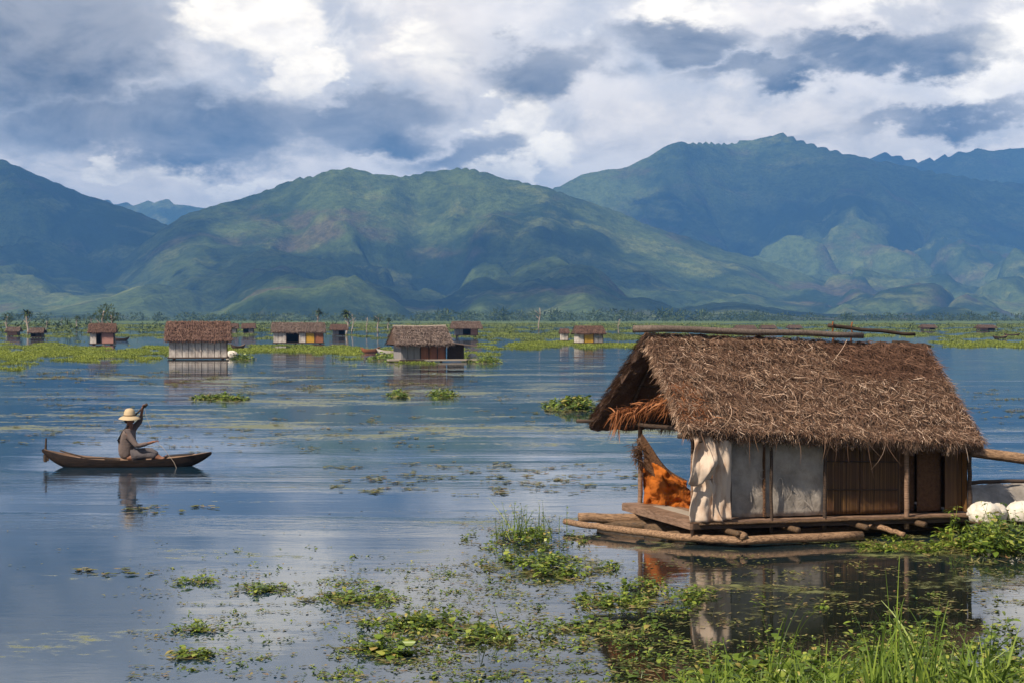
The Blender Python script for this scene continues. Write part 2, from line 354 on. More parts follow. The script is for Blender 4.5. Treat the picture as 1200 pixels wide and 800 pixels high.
# ---------------------------------------------------------------- mountains
def terrain():
    px = np.linspace(-1100, 2300, 1130); nY = 420
    Yr = 1300*(8600/1300)**np.linspace(0, 1, nY)
    PX, YY = np.meshgrid(px, Yr); AZ = (PX-600)/F; XX = AZ*YY
    layers = [  # skyline points (px, y), crest distance, front reach, back reach
        ([(-1100, 300), (-600, 205), (-300, 140), (-100, 150), (0, 182), (40, 203), (100, 228), (150, 243), (195, 262), (240, 300), (290, 340), (340, 374), (2300, 376)], 4300, 2300, 1800),
        ([(-1100, 371), (-200, 374), (60, 350), (130, 318), (185, 268), (215, 250), (240, 241), (300, 226), (350, 206), (400, 194), (440, 202), (480, 206), (510, 197), (550, 194), (590, 206), (640, 219), (700, 238), (780, 268), (850, 292), (950, 322), (1010, 347), (1090, 368), (2300, 376)], 3700, 2100, 1700),
        ([(-1100, 376), (400, 374), (520, 300), (600, 245), (660, 214), (700, 197), (735, 194), (770, 175), (800, 164), (860, 166), (915, 153), (950, 167), (1000, 181), (1060, 192), (1120, 205), (1200, 214), (1350, 235), (1700, 290), (2300, 330)], 5300, 2900, 1600),
        ([(-1100, 374), (900, 374), (960, 230), (1000, 190), (1035, 177), (1075, 187), (1140, 174), (1200, 173), (1330, 180), (1500, 200), (2300, 260)], 7000, 3500, 1400),
        ([(-1100, 260), (-400, 250), (60, 250), (120, 232), (150, 237), (195, 232), (225, 241), (262, 246), (330, 330), (420, 374), (2300, 376)], 7400, 2500, 1100)]
    Z = np.zeros_like(XX)
    for li, (sk, Yc, wf, wb) in enumerate(layers):
        sk = np.array(sk, float)
        cy = np.interp(px, sk[:, 0], sk[:, 1])
        k = np.exp(-np.linspace(-2, 2, 9)**2); k /= k.sum(); cy = np.convolve(np.pad(cy, 4, mode='edge'), k, 'valid')
        cr = (HZ-cy)/F
        yc = Yc + 260*fbm(px/260.0+li*13, px*0+li*7, 3)
        crest = np.maximum(cr*yc, 0)
        CR = np.broadcast_to(crest, XX.shape); YC = np.broadcast_to(yc, XX.shape)
        wfv = wf*(1+0.30*fbm(px/200.0+li*5, px*0+3.3, 3))
        s = np.where(YY < YC, (YC-YY)/wfv, (YY-YC)/wb); s = np.clip(s, 0, 1)
        P = (1-s)**1.25*(1-0.10*np.sin(math.pi*s))
        wx = XX + 170*fbm(XX/700+li, YY/700, 4); wy = YY + 170*fbm(XX/700+9+li, YY/700+4, 4)
        v1 = ridged(wx/620+li*3.1, wy/1500+li*1.7, 5, 0.52)
        v2 = ridged(wx/210+li*3.1, wy/420+li*5.7, 4, 0.5)
        env = np.clip(s*4.2, 0, 1)*(1-s)**0.5
        h = CR*(P - env*(1-v1)*0.55*(0.4+0.6*P)*1.5 - env*(1-v2)*0.16*(0.3+0.7*P))
        v3 = 1-np.abs(fbm(wx/430+li*7.7, wy/1100+li*2.3, 3, 0.45))*2.2; v4 = 1-np.abs(fbm(wx/150+li*1.7, wy/380+li*4.3, 3, 0.45))*2.4
        h -= CR*env*(0.26*np.clip(v3, 0, 1)**3+0.05*np.clip(v4, 0, 1)**3)
        h += CR*0.006*fbm(wx/60, wy/120, 3)*(0.3+env)
        Z = np.maximum(Z, h)
    Z += 6*fbm(XX/120, YY/120, 4)*np.clip(Z/60, 0, 1)
    Z += np.where(Z > 8, 1, 0)*2.5*np.abs(fbm(XX/16, YY/60, 2))
    Z = np.where(Z < 1.0, 0.4, Z)
    a, b = XX.shape
    idx = np.arange(a*b).reshape(a, b)
    fs = np.stack([idx[:-1, :-1], idx[:-1, 1:], idx[1:, 1:], idx[1:, :-1]], -1).reshape(-1, 4)
    me = bpy.data.meshes.new('mountains'); me.from_pydata(np.stack([XX, YY, Z], -1).reshape(-1, 3).tolist(), [], fs.tolist())
    me.polygons.foreach_set('use_smooth', [True]*len(me.polygons))
    def f(t, p):
        x, y, z = separate(t, p)
        a_ = noise(t, mapping(t, p, (1/420, 1/420, 1/250)), 1, 7, 0.62, 0.5)
        b_ = noise(t, mapping(t, p, (1/22, 1/22, 1/12)), 1, 6, 0.8)
        b2_ = noise(t, mapping(t, p, (1/9, 1/9, 1/6)), 1, 4, 0.75)
        c_ = noise(t, mapping(t, p, (1/150, 1/150, 1/90), loc=(4, 2, 1)), 1, 5, 0.65)
        col_ = mixc(t, a_.step(0.42, 0.58), (0.032, 0.054, 0.020), (0.125, 0.165, 0.045))
        col_ = mixc(t, c_.step(0.52, 0.66)*0.75, col_, (0.22, 0.24, 0.07))
        col_ = mixc(t, noise(t, mapping(t, p, (1/300, 1/300, 1/160), loc=(9, 7, 1)), 1, 5, 0.6).step(0.55, 0.66)*0.7, col_, (0.15, 0.105, 0.065))
        return mixc(t, (b_*0.6+b2_*0.4).step(0.42, 0.60)*0.55, col_, (0.010, 0.019, 0.008))
    m = mat('mountain_forest', f, 0.95, (lambda t, p: noise(t, mapping(t, p, (1/16, 1/16, 1/16)), 1, 6, 0.75), 1.0, 9.0), 0.05)
    me.materials.append(m)
    o = bpy.data.objects.new('mountains', me); col.objects.link(o); tag(o, kind='structure')
terrain()
# flat far shore in front of the mountains
def shore_col(t, p):
    a_ = noise(t, mapping(t, p, (1/60, 1/25, 1)), 1, 5, 0.6)
    return mixc(t, a_.step(0.4, 0.6), (0.10, 0.14, 0.035), (0.05, 0.085, 0.025))
M['shore'] = mat('far_shore', shore_col, 0.95)
mb = MB(); n = 240
P = []
for j, Y in enumerate((820, 835, 1700, 9400)):
    row = []
    for i in range(n+1):
        X = -4600+9200*i/n; yy = Y + (70*float(fbm(np.array([X/160.0]), np.array([0.5]), 4)[0]) if j < 2 else 0)
        row.append((X, yy, -0.2 if j == 0 else 0.25))
    P.append(row)
mb.grid(P); struct('far_shore', mb, M['shore'])

# far wood along the foot of the hills
def leaf_blob(mb, c_, r, n, size, mi=0, sq=0.8):
    d = rng.normal(size=(n, 3)); d /= np.linalg.norm(d, axis=1, keepdims=True)
    rr = rng.uniform(0.35, 1.0, n)**0.5
    P0 = np.array(c_)+d*rr[:, None]*np.array(r)
    D = d+rng.normal(size=(n, 3))*0.8; D /= np.linalg.norm(D, axis=1, keepdims=True)
    N = rng.normal(size=(n, 3)); L = rng.uniform(0.6, 1.3, n)*size
    bulk(mb, ribbons(P0, D, N, L, L*sq, np.zeros((n, 3)), 1, False), mi)
mb = MB()
for i in range(900):
    px = random.uniform(-500, 1700); Y = random.uniform(1000, 1330)
    h = random.uniform(3.0, 6.5)*(1.25 if 500 < px < 900 else 0.9); 
    if random.random() < 0.35 and px < 450: continue
    X = (px-600)/F*Y
    leaf_blob(mb, (X, Y, 0.3+h*0.5), (h*0.62, h*0.6, h*0.5), 46, h*0.30)
tag(mb.build('far_wood', M['tree']), 'low band of dark round trees along the foot of the mountains', 'wood', kind='stuff')

# ---------------------------------------------------------------- weed belts across the lake
def weed_field(name, label, boxes, ntuft, size, hgt, m, seed, thr=0.0, carpet=True, cat='water weeds', wn=None):
    r_ = np.random.default_rng(seed); mb = MB()
    area = [(x1-x0)*(y1-y0)*s for x0, x1, y0, y1, s in boxes]; tot = sum(area)
    for (x0, x1, y0, y1, s), a in zip(boxes, area):
        n = int(ntuft*a/tot); 
        if n < 3: continue
        px = r_.uniform(x0, x1, n*2); py = r_.uniform(y0, y1, n*2)
        # soft ragged edges
        Y = H*F/(py-HZ); X = (px-600)/F*Y
        fx = np.minimum((px-x0), (x1-px))/(0.22*(x1-x0)); fy = np.minimum((py-y0), (y1-py))/(0.45*(y1-y0))
        e = np.clip(np.minimum(fx, fy), 0, 1)
        nz = fbm(px/38+seed, py/3.5, 4)*1.3
        keep = (nz + e*s*1.0) > 0.42+thr
        X, Y, px, py = X[keep], Y[keep], px[keep], py[keep]; n = len(X)
        if n == 0: continue
        sc_ = size(Y) if callable(size) else np.full(n, size)
        hh = hgt(Y) if callable(hgt) else np.full(n, hgt)
        for k in range(4):
            an = r_.uniform(0, 2*np.pi, n); tilt = r_.uniform(0.15, 1.2, n)
            D = np.stack([np.cos(an)*np.cos(tilt), np.sin(an)*np.cos(tilt), np.sin(tilt)], -1)
            P0 = np.stack([X+r_.normal(0, 1, n)*sc_*0.6, Y+r_.normal(0, 1, n)*sc_*0.6, np.full(n, 0.012)], -1)
            N = np.stack([-np.cos(an)*np.sin(tilt), -np.sin(an)*np.sin(tilt), np.cos(tilt)], -1)
            L = hh*r_.uniform(0.5, 1.5, n)
            bulk(mb, ribbons(P0, D, N, L, sc_*r_.uniform(0.25, 0.6, n), np.stack([D[:, 0], D[:, 1], -D[:, 2]], -1)*0.3, 2, False))
        if carpet:
            an = r_.uniform(0, 2*np.pi, n); D = np.stack([np.cos(an), np.sin(an), 0*an], -1); N = np.zeros((n, 3)); N[:, 2] = 1
            P0 = np.stack([X, Y, r_.uniform(0.006, 0.03, n)], -1)
            bulk(mb, ribbons(P0, D, N, sc_*3.0, sc_*2.4, np.zeros((n, 3)), 2, False))
    o = mb.build(name, m); tag(o, label, cat, kind='stuff'); return o
weed_field('weed_belt', 'bright green belt of floating weeds in front of the small lake huts', [
    (-120, 200, 405, 422, 1.1), (150, 470, 404, 416, 1.15), (-60, 110, 400, 412, 0.8), (390, 520, 410, 428, 0.5), (540, 590, 406, 424, 0.5), (560, 760, 399, 409, 1.2), (1085, 1400, 400, 408, 1.2), (560, 660, 404, 410, 0.7), (-100, 60, 420, 434, 0.5), (60, 190, 418, 426, 0.55)],
    26000, lambda Y: 0.12*Y/120, lambda Y: 0.17+0*Y, M['belt'], 11)
weed_field('distant_marsh', 'pale green far marsh of weeds and reeds below the mountains', [
    (-300, 1500, 379.0, 384.5, 1.1), (-300, 1500, 384, 389, 0.8), (400, 1500, 388, 397, 0.62), (-300, 400, 389, 398, 0.5), (540, 760, 388, 400, 0.9), (1080, 1500, 388, 401, 0.8)],
    60000, lambda Y: 0.11*Y/120, lambda Y: 0.10+Y*0.0005, M['marsh'], 12)
weed_field('drifting_film', 'thin yellow green scraps of pondweed drifting on the open water left of the hut', [
    (0, 250, 432, 452, 0.42), (200, 560, 436, 470, 0.34), (0, 200, 455, 520, 0.16), (150, 520, 480, 530, 0.15), (560, 740, 462, 500, 0.16), (1090, 1300, 455, 500, 0.22), (380, 760, 540, 580, 0.22), (140, 260, 590, 602, 0.2), (60, 190, 664, 674, 0.2)],
    9000, lambda Y: 0.012+Y*0.0008, lambda Y: 0.012+Y*0.0004, M['litter'], 13, 0.05, True, 'pondweed')

# ---------------------------------------------------------------- thatch roofs
def lerp(a, b, t): return Vector(a)*(1-t)+Vector(b)*t
def roof_mesh(mb, c6, n, L, W, thick=0.10, fringe=1.0, mi_base=0, mi_s=1, pick=None, ru=34, rv=12, amp=0.03, messy=0.6):
    FL, FR, RL, RR, BL, BR = [Vector(v) for v in c6]
    for (a, b, c_, d, share) in ((FL, FR, RL, RR, 0.72), (BR, BL, RR, RL, 0.28)):
        down = ((a+b)/2-(c_+d)/2).normalized(); along = (b-a).normalized(); nor = along.cross(-down).normalized()
        if nor.z < 0: nor = -nor
        G = []
        for j in range(rv+1):
            row = []
            for i in range(ru+1):
                p = lerp(lerp(a, b, i/ru), lerp(c_, d, i/ru), j/rv)
                p += nor*amp*float(fbm(np.array([i*0.5+p.x]), np.array([j*0.7+p.y]), 2)[0])*2
                if j == 0: p += down*random.uniform(-0.05, 0.08)*L*3
                if i in (0, ru): p += along*random.uniform(-0.03, 0.03)
                row.append(p)
            G.append(row)
        mb.grid(G, mi_base, thick=-nor*thick)
        m_ = int(n*share); dn = np.array(down); al = np.array(along); no = np.array(nor)
        u = rng.uniform(0.0, 1.0, m_); v = rng.uniform(0.0, 1.0, m_)**1.05
        u = np.clip(u+rng.normal(0, 0.004, m_), -0.01, 1.01)
        A, B, C, D_ = (np.array(q) for q in (a, b, c_, d))
        P0 = (A+(B-A)*u[:, None])*(1-v)[:, None] + (C+(D_-C)*u[:, None])*v[:, None]
        an = rng.normal(0, messy, m_)
        lift = rng.normal(0.08, 0.27, m_)
        Dd = dn*np.cos(an)[:, None]+al*np.sin(an)[:, None]+no*lift[:, None]; Dd /= np.linalg.norm(Dd, axis=1, keepdims=True)
        lo = (0.02+0.11*np.abs(fbm(u*16, v*7, 4)))*(L/0.25) + 0.055*L/0.25*(1-np.mod(v*5.5+0.5*fbm(u*5, u*0+1.1, 3), 1.0))**2
        P0 = P0 + no*(lo+rng.uniform(0, 0.03, m_)*(L/0.25))[:, None]
        Ls = L*rng.uniform(0.4, 1.35, m_); 
        ed = ((1-v) < 0) ; Ls = np.where(v < 0.06, Ls*0.7, Ls)
        bend = al*rng.normal(0, 0.22, m_)[:, None] + no*rng.normal(-0.10, 0.12, m_)[:, None]
        Nn = no+rng.normal(0, 0.35, (m_, 3))
        if pick is None: bulk(mb, ribbons(P0, Dd, Nn, Ls, W*rng.uniform(0.6, 1.3, m_), bend, 3), mi_s)
        else:
            g = pick(u, v, share > 0.5)
            for gi in np.unique(g):
                q = g == gi; bulk(mb, ribbons(P0[q], Dd[q], Nn[q], Ls[q], W*rng.uniform(0.6, 1.3, q.sum()), bend[q], 3), int(gi))
        # fringe hanging from the eave and sticking out of the rakes
        k = int(n*0.10*fringe*(1 if share > 0.5 else 0.6)); u = rng.uniform(0, 1, k); P0 = A+(B-A)*u[:, None] + no*rng.uniform(-thick, 0.02, k)[:, None]
        Dd = dn*0.5+np.array([0, 0, -1])*rng.uniform(0.2, 1.2, k)[:, None]+al*rng.normal(0, 0.35, k)[:, None]; Dd /= np.linalg.norm(Dd, axis=1, keepdims=True)
        bulk(mb, ribbons(P0, Dd, np.tile(no, (k, 1)), L*rng.uniform(0.15, 0.6, k)*(0.5+1.5*np.abs(fbm(u*13, u*0+2.2, 3))), W*rng.uniform(0.6, 1.2, k), al*rng.normal(0, 0.3, k)[:, None]+np.array([0, 0, -0.25]), 3), mi_s)
        for (e0, e1, sg) in ((A, C, -1), (B, D_, 1)):
            k = int(n*0.022*fringe); u = rng.uniform(0, 1, k); P0 = e0+(e1-e0)*u[:, None]+no*rng.uniform(-thick, 0.04, k)[:, None]
            Dd = al*sg*rng.uniform(0.2, 1.0, k)[:, None]+dn*rng.uniform(0.2, 1.0, k)[:, None]+rng.normal(0, 0.15, (k, 3)); Dd /= np.linalg.norm(Dd, axis=1, keepdims=True)
            bulk(mb, ribbons(P0, Dd, np.tile(no, (k, 1)), L*rng.uniform(0.25, 0.9, k), W*rng.uniform(0.6, 1.2, k), np.array([0, 0, -0.5])*rng.uniform(0.2, 1, k)[:, None], 3), mi_s)

# ---------------------------------------------------------------- the near floating hut
A18 = R(18); AX = Vector((math.cos(A18), math.sin(A18), 0)); AY = Vector((-math.sin(A18), math.cos(A18), 0)); O = Vector((2.205, 21.0, 0.0))
def L3(t, y, z): return O+AX*t+AY*y+Vector((0, 0, z))
def fz(t): return 0.28-0.012*t                # the floor sinks a little towards the right
def ez(t): return 1.40-0.062*t                # so does the eave
W_ = 2.2
hut = empty('floating_hut', L3(2, 1.1, 0))
tag(hut, 'large near thatched hut on a log raft with grey tarp and bamboo walls', 'hut')
pz = lambda: random.uniform(0.9, 1.1)
mb = MB()
c6 = [L3(-0.12, -0.15, 1.42), L3(3.98, -0.27, 1.16), L3(-0.15, 1.1, 2.585), L3(3.97, 1.12, 2.42), L3(-0.37, 2.52, 1.40), L3(4.0, 2.5, 1.20)]
def pick(u, v, front):
    g = np.ones(len(u), int)
    q = (u > 0.62+0.03*np.sin(v*25)) & (v > 0.60+0.9*(u-0.8)**2+rng.normal(0, 0.03, len(u))); g[q] = 2
    g[(rng.uniform(0, 1, len(u)) < 0.20)] = 2
    q2 = (u < 0.06+0.05*(1-v)) & (v < 0.5) & (v > 0.08) & (rng.uniform(0, 1, len(u)) < 0.3); g[q2] = 3
    return g
roof_mesh(mb, c6, 44000, 0.13, 0.0075, 0.12, 1.0, 0, 1, pick, 60, 16, 0.05, 0.7)
# long loose stalks on the weather side
k = 26; u = rng.uniform(0, 0.86, k); v = rng.uniform(0.05, 1, k)
q = [np.array(x) for x in c6]; P0 = (q[0]+(q[1]-q[0])*u[:, None])*(1-v)[:, None]+(q[2]+(q[3]-q[2])*u[:, None])*v[:, None]
nor = np.cross(q[1]-q[0], q[2]-q[0]); nor /= np.linalg.norm(nor); dn = (q[0]-q[2]); dn /= np.linalg.norm(dn); al = np.array(AX)
an = rng.normal(0.25, 0.55, k); Dd = dn*np.cos(an)[:, None]+al*np.sin(an)[:, None]+nor*0.05
P0 = P0+nor*0.10; Lk = np.minimum(rng.uniform(0.35, 0.75, k), v*1.9+0.18)
bulk(mb, ribbons(P0, Dd, np.tile(nor, (k, 1)), Lk, rng.uniform(0.006, 0.010, k), al*rng.normal(0, 0.45, k)[:, None]-nor*0.08, 6), 1)
k = 18; u = rng.uniform(0, 1, k); P0 = q[0]+(q[1]-q[0])*u[:, None]+nor*0.03; Dd = np.array([0, 0, -1.0])+dn*0.4+rng.normal(0, 0.22, (k, 3))
bulk(mb, ribbons(P0, Dd, np.tile(nor, (k, 1)), rng.uniform(0.12, 0.34, k), rng.uniform(0.007, 0.013, k), al*rng.normal(0, 0.3, k)[:, None], 4), 1)
roof = mb.build('thatched_roof', [M['thatch_base'], M['straw'], M['straw_dark'], M['straw_orange']], hut)
# torn orange thatch flap at the open gable
mb = MB(); k = 420
u = rng.uniform(0, 1, k)
pa = np.array(L3(-0.05, 0.35, 1.78)); pb = np.array(L3(-0.48, 1.35, 1.56))
P0 = pa+(pb-pa)*(u**1.3)[:, None]+rng.normal(0, 1, (k, 3))*np.array([0.05, 0.05, 0.045])*(1.25-u)[:, None]
tg = (pb-pa)/np.linalg.norm(pb-pa)
Dd = tg*rng.uniform(0.2, 1.0, k)[:, None]+np.array([0, 0, -1])*rng.uniform(-0.1, 0.5, k)[:, None]+rng.normal(0, 0.25, (k, 3)); Dd /= np.linalg.norm(Dd, axis=1, keepdims=True)
bulk(mb, ribbons(P0, Dd, rng.normal(size=(k, 3)), rng.uniform(0.08, 0.24, k), rng.uniform(0.010, 0.022, k), np.array([[0, 0, -0.35]])*np.ones((k, 1)), 3))
P1 = np.array(L3(-0.44, 1.25, 1.60))+rng.normal(0, 0.03, (60, 3)); Dd = np.array([-0.25, -0.1, -1])+rng.normal(0, 0.12, (60, 3))
bulk(mb, ribbons(P1, Dd/np.linalg.norm(Dd, axis=1, keepdims=True), rng.normal(size=(60, 3)), rng.uniform(0.15, 0.42, 60), np.full(60, 0.012), np.zeros((60, 3)), 3))
tag(mb.build('torn_thatch_flap', M['straw_orange'], roof), 'torn orange thatch flap under the open gable')
# ridge and roof poles
def pole(name, a, b, r0, r1, m, parent, n=9, bow=0.01, segs=8):
    mb = MB(); a, b = Vector(a), Vector(b)
    pts = [lerp(a, b, i/segs)+Vector((random.uniform(-1, 1), random.uniform(-1, 1), random.uniform(-1, 1)))*bow for i in range(segs+1)]
    mb.tube(pts, [r0+(r1-r0)*i/segs for i in range(segs+1)], n, jit=0.06); return mb.build(name, m, parent, True)
pole('ridge_pole', L3(-0.36, 1.0, 2.655), L3(2.95, 1.02, 2.565), 0.045, 0.038, M['grey_pole'], roof)
pole('ridge_pole', L3(2.52, 1.16, 2.685), L3(3.85, 1.18, 2.565), 0.028, 0.022, M['dark_wood'], roof)
pole('ridge_pole', L3(3.70, 1.5, 2.47), L3(4.30, 1.5, 2.40), 0.026, 0.02, M['dark_wood'], roof)
for t in (2.62, 2.9): pole('roof_stick', L3(t, 1.22, 2.35), L3(t-0.05, 1.12, 2.74), 0.014, 0.010, M['straw_orange'], roof, 6)
for (y, z) in ((2.42, 1.40), (1.75, 1.92), (0.45, 1.88)):
    pole('roof_purlin', L3(-0.62 if y > 2 else -0.2, y, z), L3(3.9, y, z-0.2), 0.025, 0.022, M['dark_wood'], roof)
for t in (0.05, 0.9, 1.9, 2.9, 3.85):
    pole('rafter', L3(t, -0.2, ez(t)-0.10), L3(t, 1.1, 2.44-0.04*t), 0.022, 0.02, M['dark_wood'], roof, 7)
    pole('rafter', L3(t, 2.42, ez(t)-0.10), L3(t, 1.1, 2.44-0.04*t), 0.022, 0.02, M['dark_wood'], roof, 7)
pole('tie_beam', L3(0.1, -0.05, 1.40), L3(0.15, 2.3, 1.36), 0.03, 0.03, M['dark_wood'], hut)
pole('eave_beam', L3(-0.2, -0.06, 1.36), L3(4.0, -0.06, 1.13), 0.028, 0.028, M['dark_wood'], hut)
pole('eave_beam', L3(-0.2, 2.22, 1.36), L3(4.0, 2.22, 1.13), 0.028, 0.028, M['dark_wood'], hut)
# posts
for (t, y, r, m) in ((0.02, 0.02, 0.022, 'wood'), (0.21, 2.17, 0.034, 'wood'), (0.52, 0.02, 0.03, 'dark_wood'), (1.09, 0.0, 0.022, 'dark_wood'), (1.84, 0.0, 0.026, 'dark_wood'), (2.98, -0.06, 0.034, 'wood'), (3.96, 0.02, 0.03, 'dark_wood'), (3.96, 2.17, 0.03, 'dark_wood'), (2.0, 2.17, 0.03, 'dark_wood'), (1.0, 2.17, 0.03, 'dark_wood')):
    pole('post', L3(t, y, 0.10), L3(t, y, ez(t)-0.02 if y < 1 or t > 3 else 1.42), r, r*0.9, M[m], hut, 9, 0.006)
# walls
def panel(name, t0, t1, y, z0f, z1f, m, nb=10, wav=0.012, scuffs=(), label=None):
    mb = MB(); G = []
    nz = 14
    for j in range(nz+1):
        row = []
        for i in range(nb+1):
            t = t0+(t1-t0)*i/nb; a = j/nz; z = (fz(t)+z0f)*(1-a)+(ez(t)+z1f)*a
            d = wav*(math.sin(i*1.9+j*0.6+t0*7)+0.8*math.sin(j*1.3+i*0.5)) if 0 < i < nb else 0
            row.append(L3(t, y-d, z))
        G.append(row)
    mb.grid(G, 0, AY*0.012)
    for s in scuffs:
        pts = [L3(t, y-wav*1.9-0.006, z) for t, z in s]
        for a, b in zip(pts[:-1], pts[1:]):
            d = (b-a).normalized().cross(AY)*random.uniform(0.002, 0.006)
            mb.add([a-d, b-d, b+d, a+d], [(0, 1, 2, 3)], 1)
    o = mb.build(name, [M[m], M['scuff']], hut, True)
    if label: o['label'] = label
    return o
def arc(t, z, rt, rz, a0, a1, n=9): return [(t+rt*math.cos(R(a0+(a1-a0)*i/n)), z+rz*math.sin(R(a0+(a1-a0)*i/n))) for i in range(n+1)]
panel('wall_panel', 0.50, 1.12, 0.10, 0.04, -0.04, 'tarp', scuffs=[[(0.78, 1.16), (0.80, 1.10), (0.83, 1.05)], [(0.66, 0.86), (0.72, 0.85), (0.70, 0.90)], arc(1.0, 0.84, 0.04, 0.06, 60, 330), [(0.84, 0.62), (0.85, 0.5)], [(0.93, 0.60), (1.0, 0.62)]], label='grey tarp panel with pale scuffs')
panel('wall_panel', 1.125, 1.875, 0.10, 0.04, -0.04, 'tarp', scuffs=[arc(1.25, 0.66, 0.05, 0.13, 200, 60), arc(1.25, 0.66, 0.04, 0.14, 60, -60), [(1.42, 0.70), (1.40, 0.58), (1.34, 0.5)], [(1.40, 0.66), (1.46, 0.60)], [(1.5, 0.42), (1.58, 0.50), (1.70, 0.40)]], label='grey tarp panel with curling scuff marks')
panel('wall_panel', 1.88, 2.415, 0.13, 0.04, -0.04, 'bamboo', wav=0.004)
panel('wall_panel', 2.42, 3.0, 0.13, 0.04, -0.04, 'bamboo', wav=0.004)
panel('wall_panel', 3.02, 3.30, 0.28, 0.04, -0.04, 'net', wav=0.004, label='recessed doorway panel with shade put into its dark colour')  # this panel and the next carry the bay's deep shade in their colour
panel('wall_panel', 3.30, 3.66, 0.22, 0.04, -0.04, 'net', wav=0.004, label='recessed wall panel with shade put into its dark colour')
panel('wall_panel', 3.66, 3.94, 0.13, 0.04, -0.04, 'bamboo', wav=0.004)
panel('wall_panel', 1.02, 3.94, 2.16, 0.04, -0.02, 'bamboo', wav=0.004)
def side_panel(t, y0, y1, m):
    mb = MB(); mb.grid([[L3(t, y0+(y1-y0)*i/6, z) for i in range(7)] for z in (fz(t)+0.04, ez(t)-0.05)], 0, AX*0.014)
    a = (y0+y1)/2
    mb.add([L3(t, y0, ez(t)-0.05), L3(t, y1, ez(t)-0.05), L3(t, a, 2.3)], [(0, 1, 2)])
    mb.build('side_wall', M[m], hut)
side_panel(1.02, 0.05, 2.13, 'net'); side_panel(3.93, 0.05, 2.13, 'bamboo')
for z in (0.62, 0.98):
    pole('wall_batten', L3(1.88, 0.105, z), L3(2.95, 0.105, z-0.04), 0.009, 0.009, M['dark_wood'], hut, 6, 0.003)
# deck
mb = MB()
for i in range(16):
    y = 0.02+i*0.142; 
    mb.box(L3(2.1, y+0.02, 0.255), AX*2.12+Vector((0, 0, -0.026)), AY*0.063, Vector((0, 0, 0.017)))
deck = mb.build('deck', M['wood'], hut)
mb = MB(); mb.box(L3(-0.02, 1.08, 0.245), AX*0.018, AY*1.13, Vector((0, 0, 0.045))); mb.build('edge_board', M['wood'], deck)
mb = MB(); mb.box(L3(2.15, -0.075, 0.215), AX*2.15+Vector((0, 0, -0.026)), AY*0.025, Vector((0, 0, 0.032))); mb.build('edge_board', M['dark_wood'], deck)
mb = MB(); mb.box(L3(0.32, 0.9, 0.285), AX*0.10, AY*0.85, Vector((0, 0, 0.012))); mb.build('loose_plank', M['palewood'], deck)
for t in (0.45, 1.3, 2.25, 3.1, 3.9, 4.7):
    pole('joist', L3(t, -0.30-random.uniform(0, 0.12), 0.175), L3(t, 2.3, 0.175), 0.038, 0.038, M['log_dark'], hut, 9, 0.005)
pole('joist_end', L3(0.52, -0.42, 0.135), L3(0.50, -0.05, 0.135), 0.055, 0.05, M['log'], hut)
pole('deck_lip', L3(0.05, -0.12, 0.272), L3(4.3, -0.12, 0.225), 0.016, 0.018, M['log_dark'], hut, 7, 0.006, 20)
# raft logs
def plog(pts, r, m, name='raft_log'):
    mb = MB(); W = [gp(x, y, z) for x, y, z in pts]; P = []
    for i in range(len(W)-1):
        for k in range(6): P.append(lerp(W[i], W[i+1], k/6)+Vector((0, random.uniform(-1, 1)*0.01, random.uniform(-1, 1)*0.008)))
    P.append(W[-1]); nn = len(P)
    mb.tube(P, [r[0]+(r[1]-r[0])*i/(nn-1) for i in range(nn)], 12, jit=0.05); return mb.build(name, M[m], hut, True)
plog([(662, 611, 0.10), (720, 619, 0.10), (800, 629, 0.09), (870, 633, 0.085), (1010, 627, 0.07)], (0.04, 0.056), 'log')
plog([(678, 606, 0.15), (760, 607, 0.13), (900, 612, 0.08)], (0.062, 0.075), 'log')
plog([(700, 613, 0.06), (790, 616, 0.06), (920, 622, 0.05), (1060, 618, 0.04)], (0.065, 0.075), 'log_dark')
plog([(905, 625, 0.07), (980, 622, 0.07), (1085, 613, 0.06)], (0.06, 0.05), 'log_dark')
plog([(1000, 612, 0.16), (1030, 617, 0.14), (1060, 626, 0.08)], (0.045, 0.03), 'log')
for y in (0.5, 1.2, 1.9): pole('raft_log', L3(-0.1, y, 0.04), L3(5.2, y, 0.03), 0.085, 0.08, M['log_dark'], hut, 12, 0.01)
# things at the hut
def cloth_sheet(mb, edge_fn, nu, nv, mi=0):
    mb.grid([[edge_fn(i/nu, j/nv) for i in range(nu+1)] for j in range(nv+1)], mi, AY*0.006)
mb = MB()
def crn(u, v, k): return 0.055*float(fbm(np.array([u*2.2+k+v*0.8]), np.array([v*1.6+k-u]), 4)[0])
def c1(u, v):   # v 0 = top, swells out and gathers
    t = (-0.02+0.25*u)*(1-v)+(-0.12+0.30*u)*v + (0.06*math.sin(v*3.1) if u > .5 else 0); z = 1.37-(1.37-0.78)*v - 0.04*math.sin(u*5)*v
    y = -0.10-0.02*math.sin(u*9+v*3)-0.10*math.sin(v*2.2)-0.02*math.sin(v*9+u*3)-crn(u, v, 1); return L3(t, y, z)
def c2(u, v):
    t = (0.21+0.30*u)*(1-v)+(0.24+0.26*u)*v; z = 1.36-(1.36-0.31)*v
    y = -0.10-0.018*math.sin(u*8+v*3+1)-0.03*math.sin(v*4+u*2)*v-crn(u, v, 5); return L3(t, y, z)
def c3(u, v):
    t = (-0.03+0.29*u)*(1-v)+(-0.08+0.42*u)*v+0.02*math.sin(v*7); z = 0.83-(0.83-0.30)*v
    y = -0.09-0.025*math.sin(u*10+v*3.5)-0.03*v-crn(u, v, 9); return L3(t, y, z)
cloth_sheet(mb, c1, 22, 18); cloth_sheet(mb, c2, 22, 26); cloth_sheet(mb, c3, 24, 18)
